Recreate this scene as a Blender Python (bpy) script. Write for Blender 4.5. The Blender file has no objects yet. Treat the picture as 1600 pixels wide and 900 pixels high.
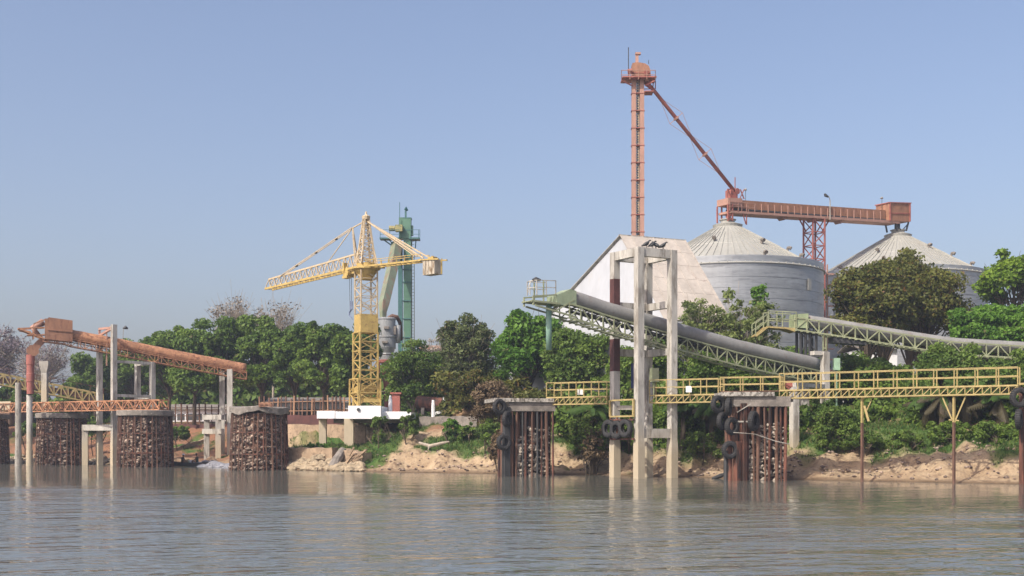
import bpy, math, random
import numpy as np
from mathutils import Vector, noise as mnoise
PI = math.pi
F, HY, CAMZ = 1930.0, 686.0, 2.75          # focal length and horizon row of the photograph (1600 px wide)
sc = bpy.context.scene
col = sc.collection
R = math.radians

# ------------------------------------------------------------------ camera, sky, sun, exposure
cam = bpy.data.cameras.new('camera'); camo = bpy.data.objects.new('camera', cam); col.objects.link(camo)
camo.location = (0, 0, CAMZ); camo.rotation_euler = (R(90), 0, 0)
cam.sensor_width = 36; cam.lens = 36 * F / 1600; cam.shift_y = (HY - 450) / 1600
cam.clip_start = 0.5; cam.clip_end = 9000
sc.camera = camo
SUN_EL, SUN_DIR = R(44), (-0.66, -0.75)
world = bpy.data.worlds.new('World'); sc.world = world; world.use_nodes = True
wn = world.node_tree.nodes; wl = world.node_tree.links
bg = wn['Background']; sky = wn.new('ShaderNodeTexSky'); sky.sky_type = 'NISHITA'
sky.sun_disc = False; sky.sun_elevation = SUN_EL; sky.sun_rotation = math.atan2(SUN_DIR[0], SUN_DIR[1])
sky.altitude = 0; sky.air_density = 1.0; sky.dust_density = 4.0; sky.ozone_density = 3.0
wb = wn.new('ShaderNodeMix'); wb.data_type = 'RGBA'; wb.blend_type = 'MULTIPLY'; wb.inputs[0].default_value = 1; wb.inputs[7].default_value = (1.14, 1.01, .985, 1)   # camera white balance of the haze
wl.new(sky.outputs[0], wb.inputs[6]); wl.new(wb.outputs[2], bg.inputs[0]); bg.inputs[1].default_value = 0.148
sun = bpy.data.lights.new('sun', 'SUN'); sun.energy = 3.65; sun.angle = R(0.7); sun.color = (1.0, 0.95, 0.84)
suno = bpy.data.objects.new('sun', sun); col.objects.link(suno)
sd = Vector((SUN_DIR[0]*math.cos(SUN_EL), SUN_DIR[1]*math.cos(SUN_EL), math.sin(SUN_EL)))
suno.rotation_euler = sd.to_track_quat('Z', 'Y').to_euler(); suno.location = (-40, -30, 60)
sc.view_settings.view_transform = 'Standard'; sc.view_settings.look = 'None'
sc.view_settings.exposure = 0.35; sc.view_settings.gamma = 1; sc.view_settings.use_curve_mapping = False

# ------------------------------------------------------------------ helpers
def P(px, py, Y): return Vector(((px-800)/F*Y, Y, CAMZ+(HY-py)/F*Y))
def XY(px, Y): return ((px-800)/F*Y, Y)
def Zat(py, Y): return CAMZ+(HY-py)/F*Y
class VP:                                   # a vertical plane in the world, read by picture column and row
    def __init__(s, px0, Y0, ang):
        s.X0 = (px0-800)/F*Y0; s.Y0 = Y0; s.u = Vector((math.cos(R(ang)), math.sin(R(ang)), 0)); s.n = Vector((s.u.y, -s.u.x, 0))
    def at(s, px, py, off=0):
        k = (px-800)/F; t = (k*s.Y0-s.X0)/(s.u.x-k*s.u.y); Y = s.Y0+s.u.y*t
        return Vector((s.X0+s.u.x*t, Y, CAMZ+(HY-py)/F*Y)) + s.n*off

def M(name, c, rough=.75, metal=0., var=.2, scale=1.5, c2=None, amt=.5, bump=0., stretch=(1, 1, 1), fine=0.15, zc=None, zlo=0, zhi=1, coat=0):
    m = bpy.data.materials.new(name); m.use_nodes = True; nt = m.node_tree; N = nt.nodes; L = nt.links
    b = N['Principled BSDF']; b.inputs['Roughness'].default_value = rough; b.inputs['Metallic'].default_value = metal
    tc = N.new('ShaderNodeTexCoord'); mp = N.new('ShaderNodeMapping'); mp.inputs['Scale'].default_value = stretch
    L.new(tc.outputs['Object'], mp.inputs['Vector'])
    n1 = N.new('ShaderNodeTexNoise'); n1.inputs['Scale'].default_value = scale; n1.inputs['Detail'].default_value = 6; n1.inputs['Roughness'].default_value = .65
    L.new(mp.outputs[0], n1.inputs['Vector'])
    n2 = N.new('ShaderNodeTexNoise'); n2.inputs['Scale'].default_value = scale*7; n2.inputs['Detail'].default_value = 3
    L.new(mp.outputs[0], n2.inputs['Vector'])
    def mix(a, bb, f, typ='MIX'):
        x = N.new('ShaderNodeMix'); x.data_type = 'RGBA'; x.blend_type = typ
        for s_, v in ((x.inputs[6], a), (x.inputs[7], bb)):
            if isinstance(v, tuple): s_.default_value = (*v, 1)
            else: L.new(v, s_)
        if isinstance(f, float): x.inputs[0].default_value = f
        else: L.new(f, x.inputs[0])
        return x.outputs[2]
    def ramp(src, a, z):
        r_ = N.new('ShaderNodeMapRange'); r_.inputs[1].default_value = a; r_.inputs[2].default_value = z; L.new(src, r_.inputs[0]); return r_.outputs[0]
    lo = tuple(max(0, x*(1-var)) for x in c); hi = tuple(min(1, x*(1+var)) for x in c)
    o = mix(lo, hi, ramp(n1.outputs[0], .35, .65))
    if c2: 
        n3 = N.new('ShaderNodeTexNoise'); n3.inputs['Scale'].default_value = scale*2.3; n3.inputs['Detail'].default_value = 5; n3.inputs['Roughness'].default_value = .7
        mp3 = N.new('ShaderNodeMapping'); mp3.inputs['Location'].default_value = (7, 3, 5); L.new(mp.outputs[0], mp3.inputs['Vector']); L.new(mp3.outputs[0], n3.inputs['Vector'])
        o = mix(o, c2, ramp(n3.outputs[0], 1.02-amt, 1.14-amt))
    if zc:
        sx = N.new('ShaderNodeSeparateXYZ'); L.new(tc.outputs['Object'], sx.inputs[0])
        ad = N.new('ShaderNodeMath'); ad.operation = 'MULTIPLY_ADD'; ad.inputs[1].default_value = 1.6; L.new(n1.outputs[0], ad.inputs[0]); L.new(sx.outputs[2], ad.inputs[2])
        o = mix(zc, o, ramp(ad.outputs[0], zlo+.8, zhi+.8))
    if fine: o = mix(o, n2.outputs[0], float(fine), 'OVERLAY')
    L.new(o, b.inputs['Base Color'])
    if bump:
        bp = N.new('ShaderNodeBump'); bp.inputs['Strength'].default_value = .6; bp.inputs['Distance'].default_value = bump
        L.new(n2.outputs[0], bp.inputs['Height']); L.new(bp.outputs[0], b.inputs['Normal'])
    return m

class MB:                                   # collects shapes, builds ONE mesh object
    def __init__(s): s.v = []; s.f = []
    def add(s, vs, fs):
        o = len(s.v); s.v += [tuple(v) for v in vs]; s.f += [tuple(i+o for i in f) for f in fs]; return s
    def bar(s, a, b, w, h=None, up=Vector((0, 0, 1))):
        a = Vector(a); b = Vector(b); h = h or w; d = b-a
        if d.length < 1e-4: return s
        d.normalize()
        if abs(d.dot(up)) > .98: up = Vector((math.cos(R(30)), math.sin(R(30)), 0)) if abs(up.z) > .5 else Vector((0, 0, 1))
        sd_ = d.cross(up).normalized(); u2 = sd_.cross(d)
        vs = [p + sd_*sx*w/2 + u2*sz*h/2 for p in (a, b) for sx, sz in ((-1, -1), (1, -1), (1, 1), (-1, 1))]
        return s.add(vs, [(3, 2, 1, 0), (4, 5, 6, 7), (0, 1, 5, 4), (1, 2, 6, 5), (2, 3, 7, 6), (3, 0, 4, 7)])
    def box(s, c, size, rz=0, top=None):
        cx, cy, cz = c; sx, sy, sz = size; top = top or (1, 1); ca, sa = math.cos(rz), math.sin(rz); vs = []
        for k, z in ((0, -.5), (1, .5)):
            for x, y in ((-.5, -.5), (.5, -.5), (.5, .5), (-.5, .5)):
                X = x*sx*(top[0] if k else 1); Y_ = y*sy*(top[1] if k else 1)
                vs.append((cx+X*ca-Y_*sa, cy+X*sa+Y_*ca, cz+z*sz))
        return s.add(vs, [(3, 2, 1, 0), (4, 5, 6, 7), (0, 1, 5, 4), (1, 2, 6, 5), (2, 3, 7, 6), (3, 0, 4, 7)])
    def sweep(s, pts, r, n=8, cap=True):
        pts = [Vector(p) for p in pts]; rr = r if isinstance(r, (list, tuple)) else [r]*len(pts)
        o = len(s.v); prev = None
        for i, p in enumerate(pts):
            d = (pts[min(i+1, len(pts)-1)]-pts[max(i-1, 0)]).normalized()
            if prev is None: a = d.cross(Vector((0, 0, 1))) if abs(d.z) < .9 else d.cross(Vector((0, 1, 0)))
            else: a = prev - d*prev.dot(d)
            a.normalize(); prev = a; b = d.cross(a)
            for k in range(n):
                t = 2*PI*k/n; s.v.append(tuple(p + (a*math.cos(t)+b*math.sin(t))*rr[i]))
        for i in range(len(pts)-1):
            for k in range(n):
                k2 = (k+1) % n; s.f.append((o+i*n+k, o+i*n+k2, o+(i+1)*n+k2, o+(i+1)*n+k))
        if cap:
            s.f.append(tuple(o+k for k in reversed(range(n)))); s.f.append(tuple(o+(len(pts)-1)*n+k for k in range(n)))
        return s
    def lathe(s, c, prof, n=32):            # prof: (radius, z)
        o = len(s.v); c = Vector(c)
        for r, z in prof:
            for k in range(n):
                t = 2*PI*k/n; s.v.append((c.x+r*math.cos(t), c.y+r*math.sin(t), c.z+z))
        for i in range(len(prof)-1):
            for k in range(n):
                k2 = (k+1) % n; s.f.append((o+i*n+k, o+i*n+k2, o+(i+1)*n+k2, o+(i+1)*n+k))
        return s
    def prism(s, poly, d):                  # polygon (3D points) pushed along d
        n = len(poly); d = Vector(d); vs = [Vector(p) for p in poly] + [Vector(p)+d for p in poly]
        return s.add(vs, [tuple(reversed(range(n))), tuple(range(n, 2*n))] + [(i, (i+1) % n, (i+1) % n+n, i+n) for i in range(n)])
    def rock(s, c, r, rng, fl=.75):
        c = Vector(c); n = 7; rows = ((0, -1), (.75, -.55), (1, .05), (.7, .6), (0, 1)); o = len(s.v); rz = rng.random()*6
        sx, sy, sz = r*(.8+.5*rng.random()), r*(.7+.5*rng.random()), r*fl*(.7+.5*rng.random())
        idx = []
        for rad, z in rows:
            if rad == 0: idx.append([len(s.v)]); s.v.append((c.x, c.y, c.z+z*sz)); continue
            row = []
            for k in range(n):
                t = 2*PI*k/n+rz; q = rad*(.8+.4*rng.random()); row.append(len(s.v))
                s.v.append((c.x+math.cos(t)*sx*q, c.y+math.sin(t)*sy*q, c.z+(z+.2*(rng.random()-.5))*sz))
            idx.append(row)
        for i in range(1, 3):
            for k in range(n): k2 = (k+1) % n; s.f.append((idx[i][k], idx[i][k2], idx[i+1][k2], idx[i+1][k]))
        for k in range(n):
            k2 = (k+1) % n; s.f.append((idx[0][0], idx[1][k2], idx[1][k])); s.f.append((idx[4][0], idx[3][k], idx[3][k2]))
        return s
    def build(s, name, mat, parent=None, smooth=False, label=None, kind=None, loc=None, local=False):
        off = Vector((0, 0, 0)); q = None if local else parent
        while q is not None: off += q.location; q = q.parent
        if parent is None and loc is not None: off = Vector(loc)
        me = bpy.data.meshes.new(name); me.from_pydata([tuple(Vector(v)-off) for v in s.v], [], s.f); me.update()
        if smooth: me.shade_smooth()
        me.materials.append(mat); o = bpy.data.objects.new(name, me); col.objects.link(o)
        if parent is not None: o.parent = parent
        elif loc is not None: o.location = loc
        if label: o['label'] = label
        if kind: o['kind'] = kind
        return o

def tag(o, label=None, cat=None, group=None, kind=None):
    for k, v in (('label', label), ('category', cat), ('group', group), ('kind', kind)):
        if v: o[k] = v
    return o
def thing(name, label, cat, loc=(0, 0, 0), group=None):
    o = bpy.data.objects.new(name, None); col.objects.link(o); o.location = loc; o.empty_display_size = .3
    return tag(o, label, cat, group)
def copy_tree(o, parent=None):
    c = o.copy(); col.objects.link(c); c.parent = parent
    for ch in list(o.children): copy_tree(ch, c)
    return c
def resample(pts, n):
    pts = [Vector(p) for p in pts]; L_ = [0]
    for a, b in zip(pts, pts[1:]): L_.append(L_[-1]+(b-a).length)
    out = []
    for i in range(n+1):
        t = L_[-1]*i/n; k = max(j for j in range(len(L_)) if L_[j] <= t+1e-6); k = min(k, len(pts)-2)
        out.append(pts[k].lerp(pts[k+1], (t-L_[k])/max(1e-6, L_[k+1]-L_[k])))
    return out
def truss(mb, pts, h, w, n, side, cw=.09, bw=.06, alt=True, one=None):
    """box truss below the polyline pts (top centre line); side = unit sideways vector"""
    q = resample(pts, n); sides = (-w/2, w/2)
    for s_ in sides:
        T = [p+side*s_ for p in q]; B = [p+side*s_-Vector((0, 0, h)) for p in q]
        for i in range(n):
            mb.bar(T[i], T[i+1], cw); mb.bar(B[i], B[i+1], cw)
            if alt and i % 2: mb.bar(T[i], B[i+1], bw)
            else: mb.bar(B[i], T[i+1], bw)
        for i in range(n+1): mb.bar(T[i], B[i], bw)
    for i in range(n+1):
        mb.bar(q[i]-side*w/2, q[i]+side*w/2, bw); d = Vector((0, 0, h)); mb.bar(q[i]-side*w/2-d, q[i]+side*w/2-d, bw)
    return mb
def rail(mb, pts, h=1.05, step=1.3, r=.045, mids=1, post=None):
    L_ = sum((Vector(b)-Vector(a)).length for a, b in zip(pts, pts[1:])); n = max(1, round(L_/step)); q = resample(pts, n); up = Vector((0, 0, 1))
    for i in range(n):
        for k in range(mids+1): z = h*(k+1)/(mids+1); mb.bar(q[i]+up*z, q[i+1]+up*z, r)
    for p in q: mb.bar(p, p+up*h, post or r)
    return mb
def lattice_mast(mb, c, w, z0, z1, ang, n, leg=.12, br=.07, w1=None):
    """four-leg lattice column, returns nothing"""
    w1 = w1 or w
    def cor(k, t):
        a = R(ang+45+90*k); ww = (w+(w1-w)*t)/math.sqrt(2); return Vector((c[0]+ww*math.cos(a), c[1]+ww*math.sin(a), z0+(z1-z0)*t))
    for k in range(4): mb.bar(cor(k, 0), cor(k, 1), leg)
    for i in range(n):
        for k in range(4):
            a, b = cor(k, i/n), cor((k+1) % 4, i/n); a2, b2 = cor(k, (i+1)/n), cor((k+1) % 4, (i+1)/n)
            mb.bar(a, b2, br) if i % 2 else mb.bar(b, a2, br)
            mb.bar(a2, b2, br)

# ------------------------------------------------------------------ materials
m_conc = M('weathered_concrete', (.45, .425, .375), .85, var=.22, scale=.8, c2=(.24, .215, .18), amt=.52, stretch=(1, 1, .25), bump=.02, zc=(.44, .37, .26), zlo=1.8, zhi=3.8)
m_conc2 = M('grey_concrete', (.34, .315, .27), .85, var=.25, scale=1.2, c2=(.16, .14, .12), amt=.5, stretch=(1, 1, .3), bump=.02)
m_concd = M('dark_stained_concrete', (.20, .175, .15), .9, var=.35, scale=1.5, c2=(.42, .39, .33), amt=.42, bump=.03)
m_white = M('white_painted_concrete', (.80, .80, .80), .7, var=.05, scale=1, c2=(.55, .52, .48), amt=.38)
m_orange = M('orange_rust_paint', (.40, .195, .10), .8, var=.25, scale=1.6, c2=(.20, .08, .045), amt=.52, stretch=(1, 1, 1))
m_salmon = M('faded_salmon_paint', (.39, .22, .165), .7, var=.12, scale=.8, c2=(.36, .15, .11), amt=.42)
m_salmond = M('orange_metal_casing', (.30, .148, .085), .75, var=.2, scale=1.3, c2=(.20, .09, .055), amt=.50, stretch=(1, 1, .4))
m_red = M('faded_red_paint', (.32, .105, .08), .65, var=.2, scale=1.2, c2=(.30, .15, .11), amt=.42)
m_rust = M('rusty_steel', (.13, .052, .033), .85, var=.6, scale=1.1, c2=(.035, .022, .018), amt=.56, stretch=(1, 1, .2), bump=.02)
m_rustb = M('brown_rail_steel', (.14, .075, .05), .85, var=.45, scale=1.2, c2=(.2, .11, .07), amt=.45, stretch=(1, 1, .3), bump=.02)
m_yel = M('faded_yellow_paint', (.38, .295, .12), .65, var=.18, scale=1.3, c2=(.34, .22, .10), amt=.42)
m_crane = M('crane_yellow_paint', (.46, .33, .105), .6, var=.15, scale=1.4, c2=(.30, .19, .07), amt=.48)
m_cranep = M('sun_bleached_yellow_paint', (.50, .40, .26), .6, var=.12, scale=1, c2=(.4, .27, .16), amt=.42)
m_gpale = M('pale_green_paint', (.27, .29, .17), .65, var=.2, scale=1.2, c2=(.22, .21, .14), amt=.45)
m_green = M('green_enamel', (.08, .175, .115), .5, var=.14, scale=.5, c2=(.10, .2, .13), amt=.42)
m_greend = M('blue_green_enamel', (.045, .13, .125), .5, var=.15, scale=.5)
m_cover = M('grey_fibre_cover', (.235, .23, .215), .8, var=.14, scale=.7, c2=(.21, .17, .15), amt=.46)
m_tank = M('galvanised_grey', (.27, .28, .28), .5, metal=.2, var=.16, scale=.7, c2=(.24, .22, .2), amt=.42, stretch=(1, 1, .4))
m_silo = M('corrugated_silo_steel', (.33, .345, .355), .42, metal=.45, var=.16, scale=.5, c2=(.24, .25, .26), amt=.5, stretch=(.35, .35, 2.2))
m_roof = M('silo_roof_steel', (.36, .355, .315), .6, metal=.15, var=.07, scale=.3, c2=(.36, .34, .3), amt=.44)
m_shed = M('white_sheet_wall', (.41, .425, .45), .6, var=.08, scale=.3, c2=(.44, .43, .40), amt=.42, stretch=(1, 1, .3))
m_shedroof = M('weathered_fibre_roof', (.42, .375, .325), .85, var=.14, scale=.7, c2=(.36, .29, .25), amt=.44)
m_black = M('black_rubber', (.028, .027, .027), .8, var=.3, scale=6, c2=(.06, .055, .05), amt=.45, bump=.02)
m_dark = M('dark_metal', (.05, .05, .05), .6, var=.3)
m_dkred = M('dark_red_paint', (.085, .03, .025), .7, var=.3)
m_stone = M('tan_stone_masonry', (.36, .26, .17), .9, var=.25, scale=1.2, c2=(.2, .14, .09), amt=.5, bump=.05)
m_rock = M('pale_rubble_rock', (.34, .255, .195), .9, var=.6, scale=2.6, c2=(.08, .055, .045), amt=.56, zc=(.06, .048, .04), zlo=-.3, zhi=.5, bump=.03)
m_rocky = M('yellow_rubble', (.33, .26, .17), .9, var=.35, scale=1.6, c2=(.18, .125, .08), amt=.45, bump=.03)
m_plast = M('grey_plastic_heap', (.23, .23, .25), .5, var=.3, scale=2)
m_deck = M('bleached_deck_edge', (.42, .39, .34), .9, var=.3, scale=2.2, c2=(.10, .085, .07), amt=.56, bump=.04, stretch=(1, 1, .6))
m_rockw = M('white_fill_stone', (.36, .31, .25), .9, var=.25, scale=2, c2=(.25, .18, .13), amt=.45)
m_wood = M('old_brown_timber', (.15, .08, .05), .85, var=.35, scale=1.5, stretch=(1, 1, .2))
m_woodl = M('pale_brown_timber', (.30, .17, .10), .85, var=.35, scale=1.5, stretch=(1, 1, .2))
m_bark = M('brown_bark', (.10, .075, .05), .9, var=.35, scale=2, stretch=(1, 1, .3), bump=.04)
m_barkp = M('pale_bark', (.34, .29, .23), .9, var=.25, scale=2, stretch=(1, 1, .3), bump=.03)
m_cw = M('counterweight_concrete', (.42, .37, .29), .8, var=.2, scale=1.6, c2=(.2, .14, .08), amt=.52, stretch=(1, 1, .3))

def leafmat(name, c, c2, dead=None, trans=.38):
    m = bpy.data.materials.new(name); m.use_nodes = True; nt = m.node_tree; N = nt.nodes; L = nt.links
    b = N['Principled BSDF']; b.inputs['Roughness'].default_value = .55; b.inputs['Specular IOR Level'].default_value = .25
    at = N.new('ShaderNodeAttribute'); at.attribute_name = 'tint'
    sp = N.new('ShaderNodeSeparateColor'); L.new(at.outputs['Color'], sp.inputs[0])
    mx = N.new('ShaderNodeMix'); mx.data_type = 'RGBA'; mx.inputs[6].default_value = (*c, 1); mx.inputs[7].default_value = (*c2, 1); L.new(sp.outputs[0], mx.inputs[0])
    o = mx.outputs[2]
    if dead:
        m2 = N.new('ShaderNodeMix'); m2.data_type = 'RGBA'; L.new(o, m2.inputs[6]); m2.inputs[7].default_value = (*dead, 1); L.new(sp.outputs[1], m2.inputs[0]); o = m2.outputs[2]
    L.new(o, b.inputs['Base Color'])
    tr = N.new('ShaderNodeBsdfTranslucent'); L.new(o, tr.inputs[0]); ms = N.new('ShaderNodeMixShader'); ms.inputs[0].default_value = trans
    L.new(b.outputs[0], ms.inputs[1]); L.new(tr.outputs[0], ms.inputs[2]); L.new(ms.outputs[0], N['Material Output'].inputs[0])
    return m
lf_dark = leafmat('dark_green_leaves', (.068, .130, .024), (.185, .275, .045), (.10, .08, .03))
lf_mid = leafmat('mid_green_leaves', (.070, .130, .025), (.18, .265, .048), (.12, .10, .04))
lf_bright = leafmat('bright_green_leaves', (.07, .165, .02), (.15, .29, .035), (.12, .12, .04), .4)
lf_lime = leafmat('lime_green_leaves', (.11, .20, .02), (.22, .33, .03), (.2, .2, .04), .4)
lf_olive = leafmat('olive_brown_leaves', (.070, .092, .022), (.185, .19, .042), (.17, .085, .03))
lf_dead = leafmat('dead_palm_fronds', (.065, .055, .028), (.10, .085, .04), (.06, .04, .02), .15)
lf_airy = leafmat('pale_yellow_green_leaves', (.12, .165, .05), (.25, .30, .09), (.2, .16, .09), .4)
lf_grey = leafmat('greyish_green_leaves', (.08, .11, .04), (.18, .22, .08), (.16, .12, .07))
lf_purple = leafmat('mauve_blossom_twigs', (.17, .135, .15), (.26, .21, .235), (.12, .09, .07), .2)
lf_twig = leafmat('dry_grey_twigs', (.28, .24, .20), (.36, .32, .27), (.10, .08, .05), .1)
lf_brown = leafmat('dry_brown_leaves', (.13, .09, .05), (.22, .16, .09), (.08, .05, .03), .15)

# ------------------------------------------------------------------ foliage makers
def leaves_mesh(name, cen, nor, size, tint, asp=1.7):
    n = len(cen); rs = np.random.RandomState(n % 9973)
    a = np.cross(nor, rs.normal(size=(n, 3))); a /= np.linalg.norm(a, axis=1)[:, None]+1e-9
    b = np.cross(nor, a); b /= np.linalg.norm(b, axis=1)[:, None]+1e-9
    s = size[:, None]; v = np.stack([cen-a*s*asp/2, cen+b*s/2+nor*s*.12, cen+a*s*asp/2, cen-b*s/2+nor*s*.12], 1).reshape(-1, 3)
    me = bpy.data.meshes.new(name); me.vertices.add(4*n); me.vertices.foreach_set('co', v.ravel().astype(np.float32))
    me.loops.add(4*n); me.loops.foreach_set('vertex_index', np.arange(4*n, dtype=np.int32))
    me.polygons.add(n); me.polygons.foreach_set('loop_start', np.arange(0, 4*n, 4, dtype=np.int32)); me.polygons.foreach_set('loop_total', np.full(n, 4, np.int32))
    at = me.color_attributes.new('tint', 'FLOAT_COLOR', 'POINT'); c = np.ones((4*n, 4), np.float32); c[:, :3] = np.repeat(tint, 4, 0); at.data.foreach_set('color', c.ravel())
    me.update(calc_edges=True); me.validate(); return me
def crown_data(rs, ctr, rad, ncl, per, clr, leaf, dead=.0, shell=.55, flat=.8, droop=0., sq=.8):
    """clumps spread through an uneven ellipsoid; ctr and rad are 3-vectors, clr clump radius"""
    cs = []; ph = rs.rand(6)*6.28
    while len(cs) < ncl:
        d = rs.normal(size=3); d /= np.linalg.norm(d)
        if d[2] < -.55: continue
        az = math.atan2(d[1], d[0]); lob = 1+.13*math.sin(3*az+ph[0])+.10*math.sin(5*az+ph[1]+2*d[2])+.09*math.sin(7*d[2]+ph[2]+az)
        r = (shell+(1-shell)*rs.rand()**.6)*lob*.9; cs.append(np.array(ctr)+np.sign(d)*np.abs(d)**sq*r*np.array(rad)*(1+(1-sq)*.1))
    cs = np.array(cs); C_, N_, S_, T_ = [], [], [], []
    for c in cs:
        big = rs.rand()**1.5; k = int(per*(.35+1.3*big)); cr = clr*(.5+1.1*big)
        d = rs.normal(size=(k, 3)); d /= np.linalg.norm(d, axis=1)[:, None]; d[:, 2] = np.where(rs.rand(k) < .62, np.abs(d[:, 2]), d[:, 2])
        rr = rs.rand(k)**.6; p = c + d*rr[:, None]*np.array([cr, cr, cr*flat]); p[:, 2] -= droop*rs.rand(k)*cr
        nn = d*.5+rs.normal(size=(k, 3))*.6+np.array([0, 0, .35]); nn /= np.linalg.norm(nn, axis=1)[:, None]
        t = np.zeros((k, 3)); t[:, 0] = np.clip(rs.rand()*.75+rs.rand(k)*.35, 0, 1); t[:, 1] = (rs.rand(k) < dead*(.3+1.4*rs.rand()))*rs.rand(k)
        C_.append(p); N_.append(nn); S_.append(leaf*(.45+1.1*rs.rand(k))); T_.append(t)
    return cs, np.vstack(C_), np.vstack(N_), np.concatenate(S_), np.vstack(T_)
def leaf_object(name, data, mat, parent=None, loc=(0, 0, 0)):
    me = leaves_mesh(name, *data); me.materials.append(mat); o = bpy.data.objects.new(name, me); col.objects.link(o)
    if parent is not None: o.parent = parent
    else: o.location = loc
    return o
def tree(name, label, cat, px0, px1, yt, yb, Y, lm, bm=None, seed=1, ncl=46, per=260, leaf=.30, clr=None, dead=.05, base=5.0, group=None, shell=.5, trunks=1, tr=.22, dep=None, flat=.8, gap=0, droop=0, lean=0, sq=.8, **kw):
    """a tree whose crown spans picture columns px0..px1 and rows yt..yb at distance Y"""
    rs = np.random.RandomState(seed); cx = ((px0+px1)/2-800)/F*Y; hw = (px1-px0)/2/F*Y; zt = Zat(yt, Y); zb = Zat(yb, Y)
    hz = (zt-zb)/2; dep = dep or hw*.85; fine_ = clr is None; clr = clr or min(hw, hz)*.27; ncl, per, leaf = (int(ncl*1.8), int(per*1.25), leaf*.62) if fine_ else (ncl, int(per*1.7), leaf*.74)
    b = thing(name, label, cat, (cx, Y, base), group)
    cs, c, n, s, t = crown_data(rs, (0, 0, (zt+zb)/2-base), (max(.3, hw-clr*.35), dep, max(.3, hz-clr*.3)), ncl, per, clr, leaf, dead, shell, flat, droop, sq)
    leaf_object('crown', (c, n, s, t), lm, b)
    mb = MB(); bm = bm or m_bark; zf = (zb-base)+.35*(zt-zb)
    for k in range(trunks):
        a = 6.28*k/trunks+rs.rand(); off = Vector((math.cos(a), math.sin(a), 0))*(.0 if trunks == 1 else .35); tp = off*3+Vector((lean+rs.normal()*.2, rs.normal()*.2, zf))
        mb.sweep([off+Vector((0, 0, -.5)), off*1.3+Vector((rs.normal()*.08, 0, zf*.4)), tp], [tr*1.25, tr, tr*.75], 7)
        for i in range(k, len(cs), trunks):
            e = Vector(cs[i]); st = off.lerp(tp, .45+.55*rs.rand()) if e.z > zf*.6 else off.lerp(tp, .5)
            st.z = min(st.z, e.z+.3); mid = st.lerp(e, .5)+Vector((rs.normal()*.15, rs.normal()*.15, .25*abs(rs.normal())))
            mb.sweep([st, mid, e], [tr*.36, tr*.22, tr*.07], 5, cap=False)
            if gap:
                for q in range(gap):
                    e2 = e+Vector(rs.normal(size=3))*clr*.9; mb.sweep([mid, mid.lerp(e2, .6)+Vector((0, 0, .1)), e2], [tr*.14, tr*.09, .015], 4, cap=False)
    mb.build('trunk', bm, b, smooth=True, local=True)
    return b

# ------------------------------------------------------------------ the river and the ground
shore_pts = [(-9000, 5200), (-3000, 1800), (-400, 340), (-120, 172)] + [((px-800)/F*Y, Y) for px, Y in
    ((0, 141), (130, 135), (280, 127), (350, 120), (460, 108.5), (600, 102.5), (750, 98.5), (900, 95.5), (1000, 91.5), (1100, 87.5), (1240, 83.5), (1350, 80.8), (1500, 77.5), (1600, 75.2))] + [(60, 58), (120, 35), (400, 5), (3000, -200), (9000, -900)]
sx_, sy_ = np.array([p[0] for p in shore_pts]), np.array([p[1] for p in shore_pts])
def shore(x): return float(np.interp(x, sx_, sy_))
def prof(d): return float(np.interp(d, [-60, -8, 0, 1.6, 3.5, 5.2, 7.5, 10, 14, 19, 40, 4000, 12000], [-9, -2.2, 0, .28, .75, 1.75, 2.25, 2.9, 3.9, 5.0, 5.2, 5.4, 5.4]))
def ground_z(x, y):
    d = y-shore(x); z = prof(d)
    k = min(1, max(0, (-21-x)/5)) if d > 0 else 0
    if k: z = z*(1-k)+k*float(np.interp(d, [0, 2, 12, 18, 26, 32, 50, 12000], [0, .3, .95, 2.3, 4.6, 5.1, 5.2, 5.4]))
    if -28 < x < -12.2 and d > 2:
        wy = 122.5-(x+22.8)*.55 if x > -22.8 else 122.5+(-22.8-x)*.5
        kk = min(1, max(0, (-12.2-x)/1.6))*min(1, max(0, (x+28)/3))*min(1, max(0, (wy+.5-y)/.5))
        z = z*(1-kk)+kk*min(z, 1.75)
    if 0 < d < 30 and abs(x) < 200:
        w = min(1, d/2.5)*max(0, 1-(d/30)**2)
        z += w*(mnoise.fractal(Vector((x*.35, y*.35, 0)), 1.0, 2.1, 5)*.5 + mnoise.fractal(Vector((x*1.4, y*1.4, 4)), .7, 2.1, 4)*.24)
        z += .5*w*mnoise.noise(Vector((x*.09, y*.09, 9)))
        if .8 < d < 12: z -= .45*w*(1-abs(mnoise.noise(Vector((x*.9, y*.28, 17)))*2))*float(np.interp(d, [.8, 3, 7, 12], [0, 1, .8, 0]))
    elif -8 < d <= 0: z += .04*mnoise.noise(Vector((x, y, 1)))
    return z
def masks(x, y):
    """(grass, red earth, deepened for shade at the left)"""
    d = y-shore(x); n = mnoise.fractal(Vector((x*.28, y*.28, 3)), .8, 2.2, 4); n2 = mnoise.noise(Vector((x*.12, y*.12, 30)))
    band = np.interp(d, [3.2, 5.5, 10, 14, 20], [0, .72, .85, .55, .6]) if -22 < x else np.interp(d, [5, 9, 14, 20], [0, .15, .3, .25])
    if x > 10: band = band*np.interp(d, [4, 6.5, 9], [.4, .75, 1.0])
    g = band + .75*n + .25*n2 - .12
    r = np.interp(d, [11, 13, 18, 24], [0, .9, .7, .15]) + .5*n
    if x < -24: r = np.interp(d, [3, 9, 14], [.15, .8, 1.0]) + .4*n  # reddish earth, deepened to paint in the shade behind the left piers
    elif not -30 < x < 2: r *= .55
    return max(0, min(1, (g-.28)*3.2)), max(0, min(1, r*1.2))
xs = np.unique(np.concatenate([np.arange(-64, 42, .4), np.linspace(-64, -9000, 40)[1:]*1, -64-np.geomspace(1, 8000, 30), 42+np.geomspace(1, 8000, 30)]))
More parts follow.
